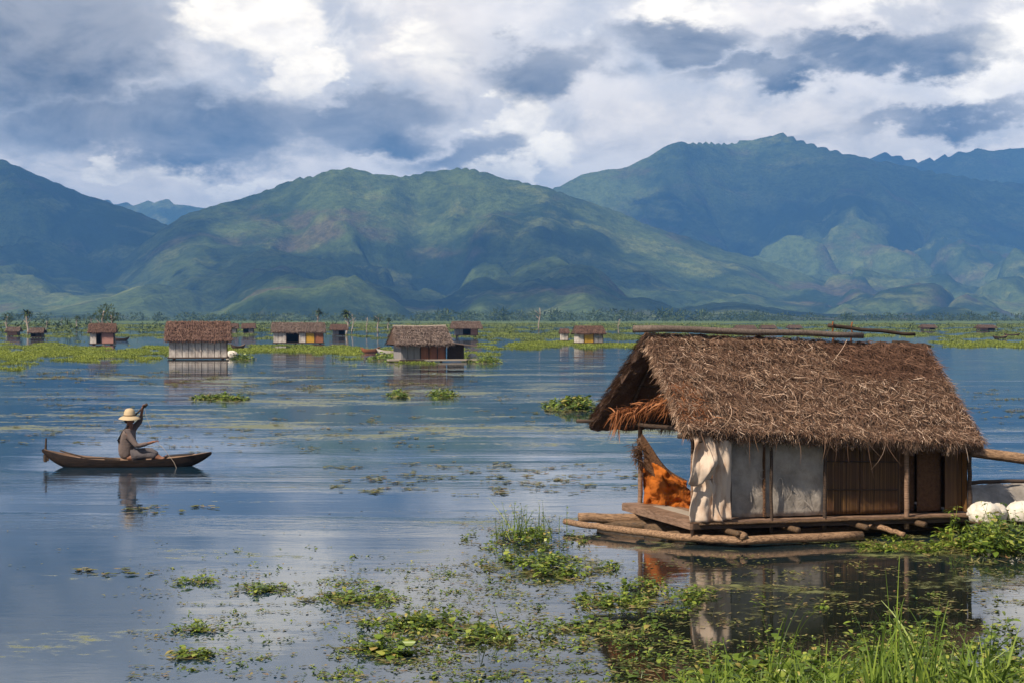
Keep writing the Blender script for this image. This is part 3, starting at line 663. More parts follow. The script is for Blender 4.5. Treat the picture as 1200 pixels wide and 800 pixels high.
tag(mb.build('curtain', M['cloth'], smooth=True, off=L3(0.2, -0.05, 0.3)), 'creased cream cloth hanging at the left corner of the near hut', 'curtain')
mb = MB()
def oc(u, v):   # orange tarp slung low behind the verandah post
    p0 = L3(0.24, 2.08, 0.285+0.62*v); p1 = L3(0.62, 1.40, 0.285+0.36*v)
    p = lerp(p0, p1, u)
    nz = float(fbm(np.array([u*2.2+v*0.7]), np.array([v*1.8-u*0.9+3]), 4)[0]); rg = abs(float(fbm(np.array([u*2.5+9]), np.array([v*1.2+u]), 2)[0]))
    return p-AY*(0.28*nz-0.25*rg+0.10*(1-v)*u)-AX*(0.10*nz)+Vector((0, 0, 0.10*nz*v))
mb.grid([[oc(i/30, j/22) for i in range(31)] for j in range(23)], 0, Vector((0.006, 0.01, 0)))
tag(mb.build('orange_tarpaulin', M['orange'], smooth=True, off=L3(0.4, 1.7, 0.29)), 'crumpled orange tarpaulin on the verandah deck behind the cream cloth', 'tarpaulin')
mb = MB()
def nf(u, v):
    top = lerp(L3(0.20, 2.10, 1.24), L3(0.72, 1.75, 0.62), u); bot = lerp(L3(0.22, 2.10, 0.80), L3(0.66, 1.75, 0.55), u)
    sag = Vector((0, 0, -0.10*math.sin(u*math.pi)))
    return lerp(bot, top, v)+sag-AY*(0.05*math.sin(v*7+u*6)+0.06*math.sin(v*3.1))
mb.grid([[nf(i/22, j/12) for i in range(23)] for j in range(13)], 0, AY*0.03)
k = 260; pc = np.array(L3(0.14, 2.08, 0.98)); P0 = pc+rng.normal(0, 0.035, (k, 3))*np.array([1, 1, 2]); Dd = rng.normal(size=(k, 3))+np.array([0.1, 0, -0.5]); Dd /= np.linalg.norm(Dd, axis=1, keepdims=True)
bulk(mb, ribbons(P0, Dd, rng.normal(size=(k, 3)), rng.uniform(0.05, 0.14, k), np.full(k, 0.01), np.zeros((k, 3)), 2))
tag(mb.build('fishing_net', M['net'], off=L3(0.2, 2.1, 0.8)), 'dark brown net slung from the verandah post above the orange tarpaulin', 'net')
def sack(loc, sx, sy, sz, label, seed):
    mb = MB(); r_ = random.Random(seed); ph = [r_.uniform(0, 6) for _ in range(6)]
    def f(u, v):
        a = u*2*math.pi; b = v*math.pi
        dd = (math.cos(a)*math.sin(b), math.sin(a)*math.sin(b), math.cos(b)); r = 1+0.10*math.sin(3*a+ph[0])*math.sin(b)-0.11*abs(float(fbm(np.array([dd[0]*1.3+dd[2]+ph[1]]), np.array([dd[1]*1.3-dd[2]+ph[2]]), 3)[0]))-0.13*max(0.0, 1-9*abs(float(fbm(np.array([dd[0]*1.6+dd[2]*0.9+ph[3]]), np.array([dd[1]*1.6-dd[2]*0.7+ph[0]]), 2)[0])))+0.03*float(fbm(np.array([dd[0]*3+dd[2]*2+ph[4]]), np.array([dd[1]*3+ph[5]]), 2)[0])
        z = math.cos(b); z = z if z > -0.55 else -0.55
        return Vector(loc)+Vector((math.cos(a)*math.sin(b)**0.8*r*sx, math.sin(a)*math.sin(b)**0.8*r*sy, (z+0.55)*sz*r*0.65))
    mb.grid([[f(i/44, j/26) for i in range(45)] for j in range(27)])
    tag(mb.build('sack', M['sack'], smooth=True, off=loc), label, 'sack', 'white sacks by the near hut')
sack(L3(4.06, -0.22, 0.17), 0.26, 0.22, 0.26, 'round white woven sack leaning at the right corner of the near hut', 1)
sack(L3(4.56, -0.28, 0.17), 0.22, 0.20, 0.26, 'lumpy white sack behind the leafy plant at the right edge of the photo', 5)
# the low covered raft beside the hut
lr = empty('covered_raft', L3(5.0, 0.5, 0)); tag(lr, 'low raft under a grey tarp at the right end of the near hut', 'raft')
mb = MB()
mb.grid([[L3(4.05+1.6*i/16, 0.25+0.5*j/8, 0.22+0.32*math.sin(min(1, j/5+0.15)*1.5)+0.02*math.sin(i*1.7+j)) for i in range(17)] for j in range(9)], 0, Vector((0, 0, -0.01)))
mb.build('grey_cover', M['tarp'], lr, True)
pole('rail', L3(3.98, 0.45, 0.60), L3(5.7, 0.5, 0.60), 0.028, 0.026, M['dark_wood'], lr)
for t in (4.2, 5.5): pole('rail_post', L3(t, 0.5, 0.05), L3(t, 0.5, 0.62), 0.025, 0.022, M['dark_wood'], lr)
pole('raft_log', L3(4.0, -0.15, 0.11), L3(5.8, -0.15, 0.11), 0.085, 0.08, M['log_dark'], lr)
pole('raft_log', L3(4.0, 0.3, 0.11), L3(5.8, 0.3, 0.11), 0.085, 0.08, M['log_dark'], lr)
mb = MB(); mb.tube([L3(3.7, 1.7, 1.02), L3(4.5, 1.5, 0.98), L3(5.4, 1.1, 0.86), L3(6.2, 0.8, 0.72)], [0.055, 0.07, 0.075, 0.07], 11, jit=0.05)
mb.tube([L3(5.75, 0.95, 0.02), L3(5.7, 0.98, 0.80)], [0.04, 0.035], 8); 
tag(mb.build('bamboo_spar', M['log'], smooth=True, off=L3(4.8, 1.3, 0)), 'thick bare spar reaching out behind the right wall of the near hut', 'spar')

# ---------------------------------------------------------------- distant huts
def small_hut(name, pxl, pxr, pyb, rows, label, yaw=12, depth=2.2, hw=1.15, hr=1.05, roofm='roof_red', over=0.3, nst=1500, group='huts far across the lake', ridge=None, plat='dark_wood', gap=0.0):
    Y = H*F/(pyb-HZ); sx = Y/F; L = (pxr-pxl)*sx; cx = ((pxl+pxr)/2-600)*sx
    a = R(yaw); ax = Vector((math.cos(a), math.sin(a), 0)); ay = Vector((-math.sin(a), math.cos(a), 0)); o = Vector((cx, Y, 0))-ax*L/2
    l = lambda t, y, z: o+ax*t+ay*y+Vector((0, 0, z))
    e = empty(name, l(L/2, depth/2, 0)); tag(e, label, 'hut', group)
    fl = 0.16+gap
    mb = MB(); mb.box(l(L/2, depth/2, fl-0.05), ax*(L/2+0.12), ay*(depth/2+0.15), Vector((0, 0, 0.05))); mb.build('platform', M[plat], e)
    for (t, y) in ((0.3, 0), (L-0.3, 0), (0.3, depth), (L-0.3, depth)):
        mb = MB(); mb.tube([l(t, y, -0.4), l(t, y, fl-0.03)], 0.09, 6); mb.build('float_post', M['dark_wood'], e)
    # front wall panels
    tt = 0; tot = sum(r[0] for r in rows)
    for (wd, m) in rows:
        w_ = wd/tot*L
        if m:
            nb = max(1, round(w_/0.45)) if m in ('whitewall', 'greywall') else 1
            mb = MB()
            for q in range(nb):
                a0 = tt+0.02+q*(w_-0.02)/nb
                mb.box(l(a0+(w_/nb-0.03)/2, 0.0+random.uniform(0, 0.015), fl+hw/2), ax*(w_/nb-0.04)/2, ay*0.02, Vector((0, 0, hw/2)))
            mb.build('wall_panel', M[m], e)
        tt += w_
        mb = MB(); mb.tube([l(min(tt, L-0.02), -0.05, fl), l(min(tt, L-0.02), -0.05, fl+hw)], 0.035, 6); mb.build('post', M['dark_wood'], e)
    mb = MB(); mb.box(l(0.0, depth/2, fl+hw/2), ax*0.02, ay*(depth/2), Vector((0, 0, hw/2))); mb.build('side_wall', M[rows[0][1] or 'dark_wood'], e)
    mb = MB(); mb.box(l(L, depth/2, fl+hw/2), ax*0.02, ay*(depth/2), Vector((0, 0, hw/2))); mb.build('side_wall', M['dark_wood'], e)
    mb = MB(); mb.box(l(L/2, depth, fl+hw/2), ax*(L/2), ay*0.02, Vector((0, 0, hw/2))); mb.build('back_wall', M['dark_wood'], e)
    z0 = fl+hw-0.06; z1 = fl+hw+hr; mb = MB(); sg = random.uniform(-0.04, 0.04)
    c6 = [l(-over, -over, z0), l(L+over, -over, z0+sg), l(-over*0.7, depth/2, z1), l(L+over*0.7, depth/2, z1+sg), l(-over, depth+over, z0), l(L+over, depth+over, z0+sg)]
    roof_mesh(mb, c6, int(nst*1.6), 0.28, 0.028, 0.08, 0.4, 0, 1, None, 20, 8, 0.025, 0.35)
    mb.add([c6[0]+Vector((0, 0, 0.02)), c6[4]+Vector((0, 0, 0.02)), c6[2]-Vector((0, 0, 0.12))], [(0, 1, 2)])
    rf = mb.build('thatched_roof', [M['thatch_base'], M[roofm]], e)
    if ridge:
        mb = MB(); mb.tube([c6[2]+Vector((0, 0, 0.06)), lerp(c6[2], c6[3], 0.5)+Vector((0, 0, 0.02)), c6[3]+Vector((0, 0, 0.06))], 0.07, 7); mb.build('ridge_cap', M[ridge], rf)
    return e
h1 = small_hut('lake_hut', 199, 266, 421, [(1, 'whitewall')], 'whitewashed hut with a steep reddish thatched roof left of the middle', 10, 2.2, 1.15, 1.22, 'roof_red', 0.28, 2600)
h2 = small_hut('lake_hut', 470, 523, 424, [(2.2, 'greywall'), (1, 'redwall'), (1, 'redwall'), (1, 'redwall')], 'hut with grey and russet boards and a greyish roof with pale ridge', 16, 2.3, 0.98, 1.05, 'roof_grey', 0.42, 2600, ridge='palewood')
# lean-to of hut 2
Y2 = H*F/52; l2 = Vector(((523-600)/F*Y2, Y2+0.4, 0))
mb = MB(); mb.box(l2+Vector((0.55, 0.7, 0.62)), Vector((0.5, 0.15, 0)), Vector((-0.03, 0.03, 0)), Vector((0, 0, 0.46))); mb.build('lean_to_wall', M['dark_wood'], h2)
mb = MB(); mb.box(l2+Vector((0.85, 0.6, 1.10)), Vector((0.85, 0.22, -0.11)), Vector((-0.25, 0.8, 0)), Vector((0, 0, 0.03))); mb.build('lean_to_roof', M['roof_grey'], h2)
mb = MB(); mb.box(l2+Vector((-0.6, 0.1, 0.13)), Vector((3.1, 0.5, 0)), Vector((-0.1, 0.5, 0)), Vector((0, 0, 0.05))); mb.build('jetty_plank', M['palewood'], h2)
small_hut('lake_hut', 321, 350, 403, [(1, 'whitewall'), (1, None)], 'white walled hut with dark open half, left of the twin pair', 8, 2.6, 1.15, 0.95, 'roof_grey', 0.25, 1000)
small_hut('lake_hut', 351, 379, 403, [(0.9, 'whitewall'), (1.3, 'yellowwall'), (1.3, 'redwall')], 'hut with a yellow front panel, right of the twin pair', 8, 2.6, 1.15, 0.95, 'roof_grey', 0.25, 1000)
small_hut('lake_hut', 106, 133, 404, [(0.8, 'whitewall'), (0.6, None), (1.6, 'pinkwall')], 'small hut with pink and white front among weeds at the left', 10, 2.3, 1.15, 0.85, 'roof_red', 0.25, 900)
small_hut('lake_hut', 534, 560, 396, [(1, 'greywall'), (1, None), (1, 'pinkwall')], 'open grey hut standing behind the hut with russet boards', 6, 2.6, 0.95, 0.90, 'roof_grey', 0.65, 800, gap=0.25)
small_hut('lake_hut', 678, 707, 403, [(0.8, 'whitewall'), (1.5, 'yellowwall'), (1.5, 'greywall')], 'pale hut with brown roof nearest the left of the big thatched roof', 10, 2.3, 0.98, 0.75, 'roof_red', 0.30, 900)
small_hut('privy', 658, 666, 400, [(1, 'whitewall')], 'tiny narrow white hut with a pointed roof, standing alone', 8, 0.9, 0.85, 0.45, 'roof_red', 0.16, 200)
small_hut('lake_hut', 390, 404, 394, [(1, 'greywall'), (1, None)], 'small low hut with pinkish roof beside the palms', 6, 2.6, 0.85, 0.75, 'roof_red', 0.5, 400)
small_hut('lake_hut', 266, 277, 391, [(1, None), (1, 'whitewall')], 'tiny pink roofed hut just right of the whitewashed hut, the left of two', 6, 2.4, 0.8, 0.8, 'roof_red', 0.4, 300)
small_hut('lake_hut', 285, 297, 391, [(1, None), (1, 'greywall')], 'tiny pink roofed hut just right of the whitewashed hut, the right of two', 6, 2.4, 0.8, 0.8, 'roof_red', 0.4, 300)
small_hut('lake_hut', 9, 20, 394, [(1, 'pinkwall')], 'low pinkish hut at the far left edge beside the bare palm', 6, 2.4, 0.6, 0.6, 'roof_grey', 0.4, 300)
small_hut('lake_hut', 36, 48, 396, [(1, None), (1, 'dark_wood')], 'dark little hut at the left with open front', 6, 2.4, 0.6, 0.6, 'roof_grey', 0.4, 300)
for (a, b, y, lb) in ((866, 884, 389, 'distant reddish roof above the left half of the near hut ridge'), (896, 908, 388.5, 'small distant reddish roof above the middle of the near hut ridge'), (928, 938, 388, 'smallest distant roof near the upper pole of the near roof'), (1084, 1096, 387, 'distant hut low on the marsh right of the near roof'), (1150, 1166, 387.5, 'wide distant hut on the marsh at the right')):
    small_hut('lake_hut', a, b, y, [(1, 'pinkwall'), (1, None)], lb, 5, 3, 0.5, 0.6, 'roof_grey', 0.5, 160)

# ---------------------------------------------------------------- boats
def hull(mb, c_, L, B, sh_mid, sh_bow, sh_stern, draft, n=36, yaw=0.0, mi_out=0, mi_in=1):
    a = R(yaw); ax = Vector((math.cos(a), math.sin(a), 0)); ay = Vector((-math.sin(a), math.cos(a), 0))
    prof = [(-1, 1.0), (-0.93, 0.5), (-0.75, 0.12), (-0.45, 0.0), (0, -0.0), (0.45, 0.0), (0.75, 0.12), (0.93, 0.5), (1, 1.0)]
    for inner in (0, 1):
        G = []
        for i in range(n+1):
            s = -1+2*i/n; b = B/2*max(0.03, (1-abs(s)**2.6))**0.8 if s > 0 else B/2*max(0.10, (1-abs(s)**3.2))**0.8
            top = sh_mid+((sh_bow-sh_mid) if s > 0 else (sh_stern-sh_mid))*abs(s)**2.3
            kb = -draft+(top+draft-0.05)*max(0, (abs(s)-0.45)/0.55)**1.9
            row = []
            for (q, h) in prof:
                bb = b*q*(0.93 if inner else 1); zz = kb+(top-kb)*h + (0.025 if inner and h < 0.9 else 0)
                row.append(Vector(c_)+ax*(s*L/2*(0.985 if inner else 1))+ay*bb+Vector((0, 0, zz)))
            G.append(row)
        mb.grid(G, mi_in if inner else mi_out)
        if inner:
            for k_ in (0, len(prof)-1):
                for i in range(n):
                    p, q = G[i][k_], G[i+1][k_]; p0, q0 = G0[i][k_], G0[i+1][k_]; mb.add([p, q, q0, p0], [(0, 1, 2, 3)], mi_out)
        G0 = G
bc = gp(149, 546, 0); 
boat = empty('canoe', bc); tag(boat, 'long dark wooden canoe with upswept ends, carrying the seated fisher', 'canoe')
mb = MB(); hull(mb, bc, 3.16, 0.62, 0.14, 0.27, 0.33, 0.08, 40, 3)
mb.build('hull', [M['hull'], M['boat_in']], boat, True)
def bp(px, py, dy=0.0): return vp(px, py, bc.y+dy)
mb = MB(); mb.tube([bp(53, 541), bp(54, 513)], [0.03, 0.016], 8); mb.box(bp(54, 536), (0.05, 0, 0), (0, 0.012, 0), (0, 0, 0.06)); mb.build('stern_post', M['dark_wood'], boat)
mb = MB(); mb.box(bc+Vector((0.98, 0, 0.215)), (0.26, 0.01, 0.02), (0, 0.17, 0), (0, 0, 0.008)); mb.build('foredeck', M['hull'], boat)
for dx_ in (-0.95, 0.45): mb = MB(); mb.box(bc+Vector((dx_, dx_*0.05, 0.15)), (0.05, 0, 0), (0, 0.24, 0), (0, 0, 0.01)); mb.build('thwart', M['boat_in'], boat)
mb = MB(); mb.box(bc+Vector((-0.45, -0.02, 0.03)), (0.55, 0.02, 0), (0, 0.17, 0), (0, 0, 0.01)); tag(mb.build('mat', M['palewood'], off=bc+Vector((-0.45, 0, 0.04))), 'pale mat spread in the canoe behind the fisher', 'mat')
mb = MB(); mb.tube([bc+Vector((-1.25, -0.05, 0.30)), bc+Vector((-0.75, -0.12, 0.17)), bc+Vector((-0.4, -0.1, 0.16))], 0.016, 6); mb.tube([bc+Vector((-0.4, -0.1, 0.16)), bc+Vector((-0.12, -0.07, 0.11))], [0.03, 0.05], 6)
tag(mb.build('paddle', M['dark_wood'], off=bc+Vector((-0.8, 0, 0.2))), 'dark paddle lying along the stern of the canoe', 'paddle')

# ---------------------------------------------------------------- the seated person
def skin_obj(name, nodes, edges, m, parent=None, off=(0, 0, 0), sub=2):
    me = bpy.data.meshes.new(name); me.from_pydata([tuple(Vector(p)-Vector(off)) for p, r in nodes], edges, [])
    o = bpy.data.objects.new(name, me); col.objects.link(o)
    sk = o.modifiers.new('skin', 'SKIN'); sk.use_smooth_shade = True
    if not me.skin_vertices: me.skin_vertices.new()
    for i, (p, r) in enumerate(nodes):
        rr = r if hasattr(r, '__len__') else (r, r); me.skin_vertices[0].data[i].radius = rr
    me.skin_vertices[0].data[0].use_root = True
    sb = o.modifiers.new('sub', 'SUBSURF'); sb.levels = sub; sb.render_levels = sub
    me.materials.append(m)
    if parent: o.parent = parent
    return o
bx = bc+Vector((0.0, 0, 0.08))           # seat point in the canoe
def q(x, y, z): return bx+Vector((x, y*1.08, z*1.06))
hips = q(0, 0, 0.09); waist = q(-0.01, 0, 0.27); chest = q(0.02, 0, 0.47); neck0 = q(0.03, 0, 0.60); neck1 = q(0.045, 0, 0.66); head = q(0.06, 0, 0.745); crown = q(0.06, 0, 0.82)
ns = [(hips, 0.07), (waist, (0.07, 0.08)), (chest, (0.07, 0.09)), (neck0, 0.06), (neck1, 0.056), (head, (0.085, 0.075)), (crown, 0.07),
      (q(0.135, 0, 0.735), 0.022), (q(0.115, 0, 0.685), 0.036), (q(0.05, -0.075, 0.735), 0.016), (q(0.05, 0.075, 0.735), 0.016)]
es = [(0, 1), (1, 2), (2, 3), (3, 4), (4, 5), (5, 6), (5, 7), (4, 8), (5, 9), (5, 10)]
def chain(start, pts):
    last = start
    for p, r in pts: ns.append((p, r)); es.append((last, len(ns)-1)); last = len(ns)-1
    return last
handn = q(0.545, -0.14, 0.375)
shn = q(0.03, -0.17, 0.535); eln = q(0.24, -0.22, 0.30); wrn = q(0.47, -0.155, 0.355)
wn = chain(2, [(shn, 0.04), (lerp(shn, eln, .5), 0.036), (eln, 0.034), (wrn, 0.026), (handn, (0.028, 0.018))])
shf = q(0.04, 0.16, 0.55); elf = q(0.20, 0.20, 0.72); wrf = q(0.255, 0.10, 0.89); handf = q(0.275, 0.07, 0.955)
wf = chain(2, [(shf, 0.04), (lerp(shf, elf, .5), 0.036), (elf, 0.034), (wrf, 0.026), (handf, (0.028, 0.018))])
def fingers(base, c_, d, side, up):
    for k, (ln, ofs) in enumerate(((0.062, -0.026), (0.07, -0.009), (0.065, 0.009), (0.05, 0.026))):
        a = c_+side*ofs+d*0.03; chain(base, [(a, 0.010), (a+d*ln*0.55, 0.009), (a+d*ln*0.75-up*ln*0.45, 0.008)])
    chain(base, [(c_+side*-0.035+d*0.0+up*0.005, 0.011), (c_+side*-0.045+d*0.03-up*0.02, 0.009)])
fingers(wn, handn, Vector((0.92, 0, 0.25)).normalized(), Vector((0, 1, 0)), Vector((-0.2, 0, 1)).normalized())
fingers(wf, handf, Vector((0.3, -0.2, 0.92)).normalized(), Vector((0.2, 0.9, 0)).normalized(), Vector((-0.95, 0.1, 0.2)).normalized())
for sgn in (-1, 1):
    kn = q(0.40, 0.10*sgn, 0.14 if sgn < 0 else 0.19); an = q(0.62, 0.07*sgn, 0.07)
    chain(0, [(q(0.05, 0.06*sgn, 0.08), 0.055), (lerp(q(0.05, 0.08*sgn, 0.08), kn, .5), 0.05), (kn, 0.045), (lerp(kn, an, .5), 0.048), (an, 0.032), (q(0.68, 0.07*sgn, 0.06), 0.033), (q(0.74, 0.07*sgn, 0.10), 0.026), (q(0.76, 0.07*sgn, 0.13), 0.016)])
person = skin_obj('person', ns, es, M['skin'], off=bx); person.location = bx
tag(person, 'person in straw hat and grey brown shirt seated in the canoe with one arm raised', 'person')
def child(name, nodes, edges, m, sub=2):
    return skin_obj(name, nodes, edges, m, person, bx, sub)
child('shirt', [(hips+Vector((-0.005, 0, -0.07)), (0.15, 0.16)), (waist, (0.15, 0.185)), (chest, (0.165, 0.205)), (q(0.03, 0, 0.59), 0.12), (shn, 0.075), (lerp(shn, eln, .5), 0.062), (eln, 0.052), (lerp(eln, wrn, .85), 0.036), (shf, 0.075), (lerp(shf, elf, .5), 0.062), (elf, 0.052), (lerp(elf, wrf, .7), 0.038)],
      [(0, 1), (1, 2), (2, 3), (2, 4), (4, 5), (5, 6), (6, 7), (2, 8), (8, 9), (9, 10), (10, 11)], M['shirt'])
kn1 = q(0.40, -0.10, 0.14); kn2 = q(0.40, 0.10, 0.19); an1 = q(0.57, -0.07, 0.10); an2 = q(0.57, 0.07, 0.12)
child('sarong', [(hips+Vector((-0.015, 0, -0.02)), (0.165, 0.185)), (q(0.18, -0.08, 0.13), 0.105), (kn1, 0.078), (an1, 0.06), (q(0.18, 0.08, 0.15), 0.105), (kn2, 0.078), (an2, 0.06)], [(0, 1), (1, 2), (2, 3), (0, 4), (4, 5), (5, 6)], M['trouser'])
child('hair', [(q(0.03, 0, 0.80), (0.078, 0.076)), (q(0.005, 0, 0.75), (0.062, 0.07)), (q(0.0, 0, 0.68), (0.052, 0.06))], [(0, 1), (1, 2)], M['black'])
mb = MB()
hc = q(0.045, 0, 0.80); prof = [(0.205, -0.04), (0.18, -0.012), (0.132, 0.012), (0.112, 0.020), (0.108, 0.05), (0.100, 0.10), (0.078, 0.145), (0.04, 0.163), (0.004, 0.168)]
G = [[hc+Vector((math.cos(a)*r, math.sin(a)*r, z+0.012*math.sin(2*a+1)*(r/0.235)**2)) for a in [2*math.pi*i/28 for i in range(29)]] for r, z in prof]
mb.grid(G, 0, Vector((0, 0, -0.006))); hat = mb.build('straw_hat', M['hat'], person, True)
mb = MB(); G = [[hc+Vector((math.cos(a)*0.113, math.sin(a)*0.113, z)) for a in [2*math.pi*i/28 for i in range(29)]] for z in (0.022, 0.04)]; mb.grid(G); mb.build('hat_band', M['net'], hat)
mb = MB(); mb.tube([q(0.05, 0.06, 0.645), q(0.03, -0.06, 0.645), q(-0.06, -0.155, 0.54), q(-0.135, -0.15, 0.40), q(-0.12, -0.06, 0.30)], 0.017, 6); mb.build('shoulder_strap', M['black'], person, True)
for s in (-1, 1):
    mb = MB(); mb.tube([q(0.138, 0.028*s, 0.755), q(0.143, 0.028*s, 0.755)], [0.009, 0.005], 8); mb.build('eye', M['black'], person)
# stick and line in the hands
mb = MB(); pd = Vector((0.74, -0.06, 0.67)).normalized(); mb.tube([handf-pd*0.42, handf, handf+pd*0.07], [0.016, 0.018, 0.02], 8); mb.tube([handf+pd*0.05, handf+pd*0.12], [0.03, 0.026], 8)
tag(mb.build('paddle', M['dark_wood'], smooth=True, off=handf), 'dark paddle handle raised diagonally behind the straw hat', 'paddle')
mb = MB()
mb.tube([handf+Vector((0.03, 0, 0.03)), q(0.36, 0.02, 0.80), q(0.46, -0.06, 0.60)], 0.004, 4)
mb.tube([handn+Vector((0.03, -0.01, 0.01)), q(0.74, -0.2, 0.25), q(0.95, -0.3, 0.02), q(1.0, -0.32, -0.08)], 0.004, 4)
tag(mb.build('fishing_line', M['palewood'], off=bx), 'short stick and thin fishing line held by the seated person', 'fishing line')

def small_boat(px, py, L, label, m='dark_wood', yaw=5, B=0.7):
    c_ = gp(px, py, 0); e = empty('moored_boat', c_); tag(e, label, 'boat', 'small boats among the weeds')
    mb = MB(); hull(mb, c_, L, B, 0.28, 0.50, 0.45, 0.06, 18, yaw); mb.build('hull', [M[m], M['boat_in']], e, True)
    mb = MB(); mb.box(c_+Vector((0, 0, 0.2)), (0.08, 0, 0), (0, B*0.4, 0), (0, 0, 0.02)); mb.build('thwart', M['boat_in'], e)
small_boat(458, 415, 2.2, 'white boat moored at the left wall of the hut with russet boards', 'whitewall', 2)
small_boat(434, 413, 1.6, 'reddish boat in the weeds left of the white boat', 'redwall', 10)
small_boat(217, 397.5, 1.5, 'unused', 'dark_wood', 12) if False else None
small_boat(279, 409, 1.3, 'small dark boat in the green belt right of the whitewashed hut', 'dark_wood', 20)
small_boat(1172, 397, 2.2, 'dark boat in the belt at the right edge, the left of two', 'dark_wood', 15)
small_boat(1186, 394, 2.4, 'dark boat in the belt at the right edge, the right of two', 'dark_wood', -10)
small_boat(142, 399, 2.0, 'dark boat beside the small pink and white hut', 'dark_wood', 8)
sb = gp(271, 419, 0); sack(sb, 0.42, 0.3, 0.5, 'white sack at the water edge right of the whitewashed hut', 3)
sb = gp(553, 423, 0); sack(sb, 0.36, 0.3, 0.5, 'white sack at the right end of the jetty of the hut with russet boards', 8)

# ---------------------------------------------------------------- trees and palms on the lake
def tree(px, py, top, label, kind='leafy', group='thin trees standing far out in the marsh'):
    c_ = gp(px, py, 0); s = c_.y/F; h = (py-top)*s
    e = empty('palm_tree' if kind == 'palm' else 'dead_tree' if kind == 'dead' else 'marsh_tree', c_); tag(e, label, 'tree', group)
    mb = MB(); pts = [c_+Vector((0.04*h*math.sin(i*0.9+px), 0, h*i/6*(0.9 if kind != 'dead' else 1.0))) for i in range(7)]
    r0 = 0.05*h if kind != 'dead' else 0.03*h
    mb.tube(pts, [r0*(1-0.09*i) for i in range(7)], 8, jit=0.1)
    for k in range(5):
        b = pts[3+k % 3]; a = random.uniform(0, 6.28); ln = h*random.uniform(0.12, 0.24)
        mb.tube([b, b+Vector((math.cos(a)*ln*0.6, math.sin(a)*ln*0.6, ln*0.6)), b+Vector((math.cos(a)*ln, math.sin(a)*ln, ln*1.0))], [r0*0.45, r0*0.3, r0*0.12], 5)
    mb.build('trunk', M['bark'], e, True)
    if kind == 'dead': return e
    mb = MB()
    if kind == 'palm':
        k = 90; an = rng.uniform(0, 6.28, k); el = rng.uniform(-0.4, 1.1, k); D = np.stack([np.cos(an)*np.cos(el), np.sin(an)*np.cos(el), np.sin(el)], -1)
        P0 = np.tile(np.array(pts[-1]), (k, 1))+rng.normal(0, 0.03*h, (k, 3)); N = np.cross(D, np.array([0, 0, 1.0])+D*0.1); N = np.cross(D, N)
        bulk(mb, ribbons(P0, D, N, rng.uniform(0.2, 0.36, k)*h, np.full(k, 0.06*h), np.array([[0, 0, -0.5]])*np.ones((k, 1)), 3, False))
    else:
        for k in range(6):
            a = k*1.05+px; rr = 0.19*h; cc = pts[-1]+Vector((math.cos(a)*rr*1.1, math.sin(a)*rr, random.uniform(-0.16, 0.1)*h))
            leaf_blob(mb, cc, (rr*0.75, rr*0.7, rr*0.75), 60, 0.07*h)
    mb.build('crown', M['tree'], e)
    return e
tree(32, 393, 364, 'pale bare trunk with a drooping tuft at the far left', 'palm')
tree(54, 391, 376, 'short pale stump tree left of the small pink and white hut', 'dead')
tree(72, 384, 374, 'small dim dead tree far off at the left', 'dead')
tree(107, 384, 371, 'small round tree left of the forked tree', 'leafy')
tree(8, 390, 369, 'dim bushy tree at the very left edge of the marsh', 'leafy')
tree(90, 385, 370, 'dim slim palm between the left hut pair and the forked tree', 'palm')
tree(121, 398, 361, 'tall forked tree with two crowns behind the small pink and white hut', 'leafy')
tree(131, 399, 366, 'slim tree growing against the right of the forked tree', 'leafy')
tree(373, 386, 363, 'slim dark palm behind the hut with the yellow panel', 'palm')
tree(407, 393, 364, 'tall palm with dark tuft right of the twin huts', 'palm')
tree(413, 391, 368, 'bare trunk close beside the tall palm', 'dead')
tree(430, 391, 372, 'pale bare trunk between the two palms', 'dead')
tree(443, 390, 370, 'bushy dark tree behind the pale bare trunk', 'leafy')
tree(455, 388, 373, 'small palm left of the pale ridge hut', 'palm')
tree(632, 388, 361, 'lone pale dead trunk standing in the marsh right of centre', 'dead')
tree(725, 392, 374, 'thin dark dead stem left of the near ridge pole', 'dead')
mb = MB()
# scrub dots in the marsh
for i in range(420):
    px = random.uniform(-60, 740) if random.random() < 0.7 else random.uniform(740, 1300); py = random.uniform(381, 392); c_ = gp(px, py, 0); s = c_.y*random.uniform(0.0010, 0.0026)*(1.7 if px < 130 else 1.2 if px < 480 else 0.9)
    leaf_blob(mb, (c_.x, c_.y, s*0.5), (s*1.3, s, s*0.7), 16, s*0.6)
tag(mb.build('marsh_scrub', M['tree']), 'dark low bushes dotted over the far green marsh', 'bushes', kind='stuff')

# ---------------------------------------------------------------- foreground plants
def rosettes(mb, C, S, mi=0, r_=rng, upright=0.6, nl=6, wide=0.55):
    """ovate leaves on short stalks round each centre"""
    for k in range(nl):
        n = len(C); an = r_.uniform(0, 2*np.pi, n); tl = np.clip(r_.normal(upright, 0.35, n), 0.05, 1.45)
        D = np.stack([np.cos(an)*np.cos(tl), np.sin(an)*np.cos(tl), np.sin(tl)], -1); st = S*r_.uniform(0.3, 1.0, n)
        B = C+D*st[:, None]*0.9
        N = np.stack([-np.cos(an)*np.sin(tl), -np.sin(an)*np.sin(tl), np.cos(tl)], -1)+r_.normal(0, 0.15, (n, 3))
        bulk(mb, ribbons(C, D, N, st, np.maximum(0.006, S*0.08), np.zeros((n, 3)), 1), mi)
        L = S*r_.uniform(0.7, 1.3, n)
        bulk(mb, ribbons(B, D*0.9+np.array([0, 0, -0.1]), N, L, L*wide*r_.uniform(0.6, 1.2, n), np.stack([D[:, 0]*.2, D[:, 1]*.2, -0.45+0*an], -1), 4, False), mi)
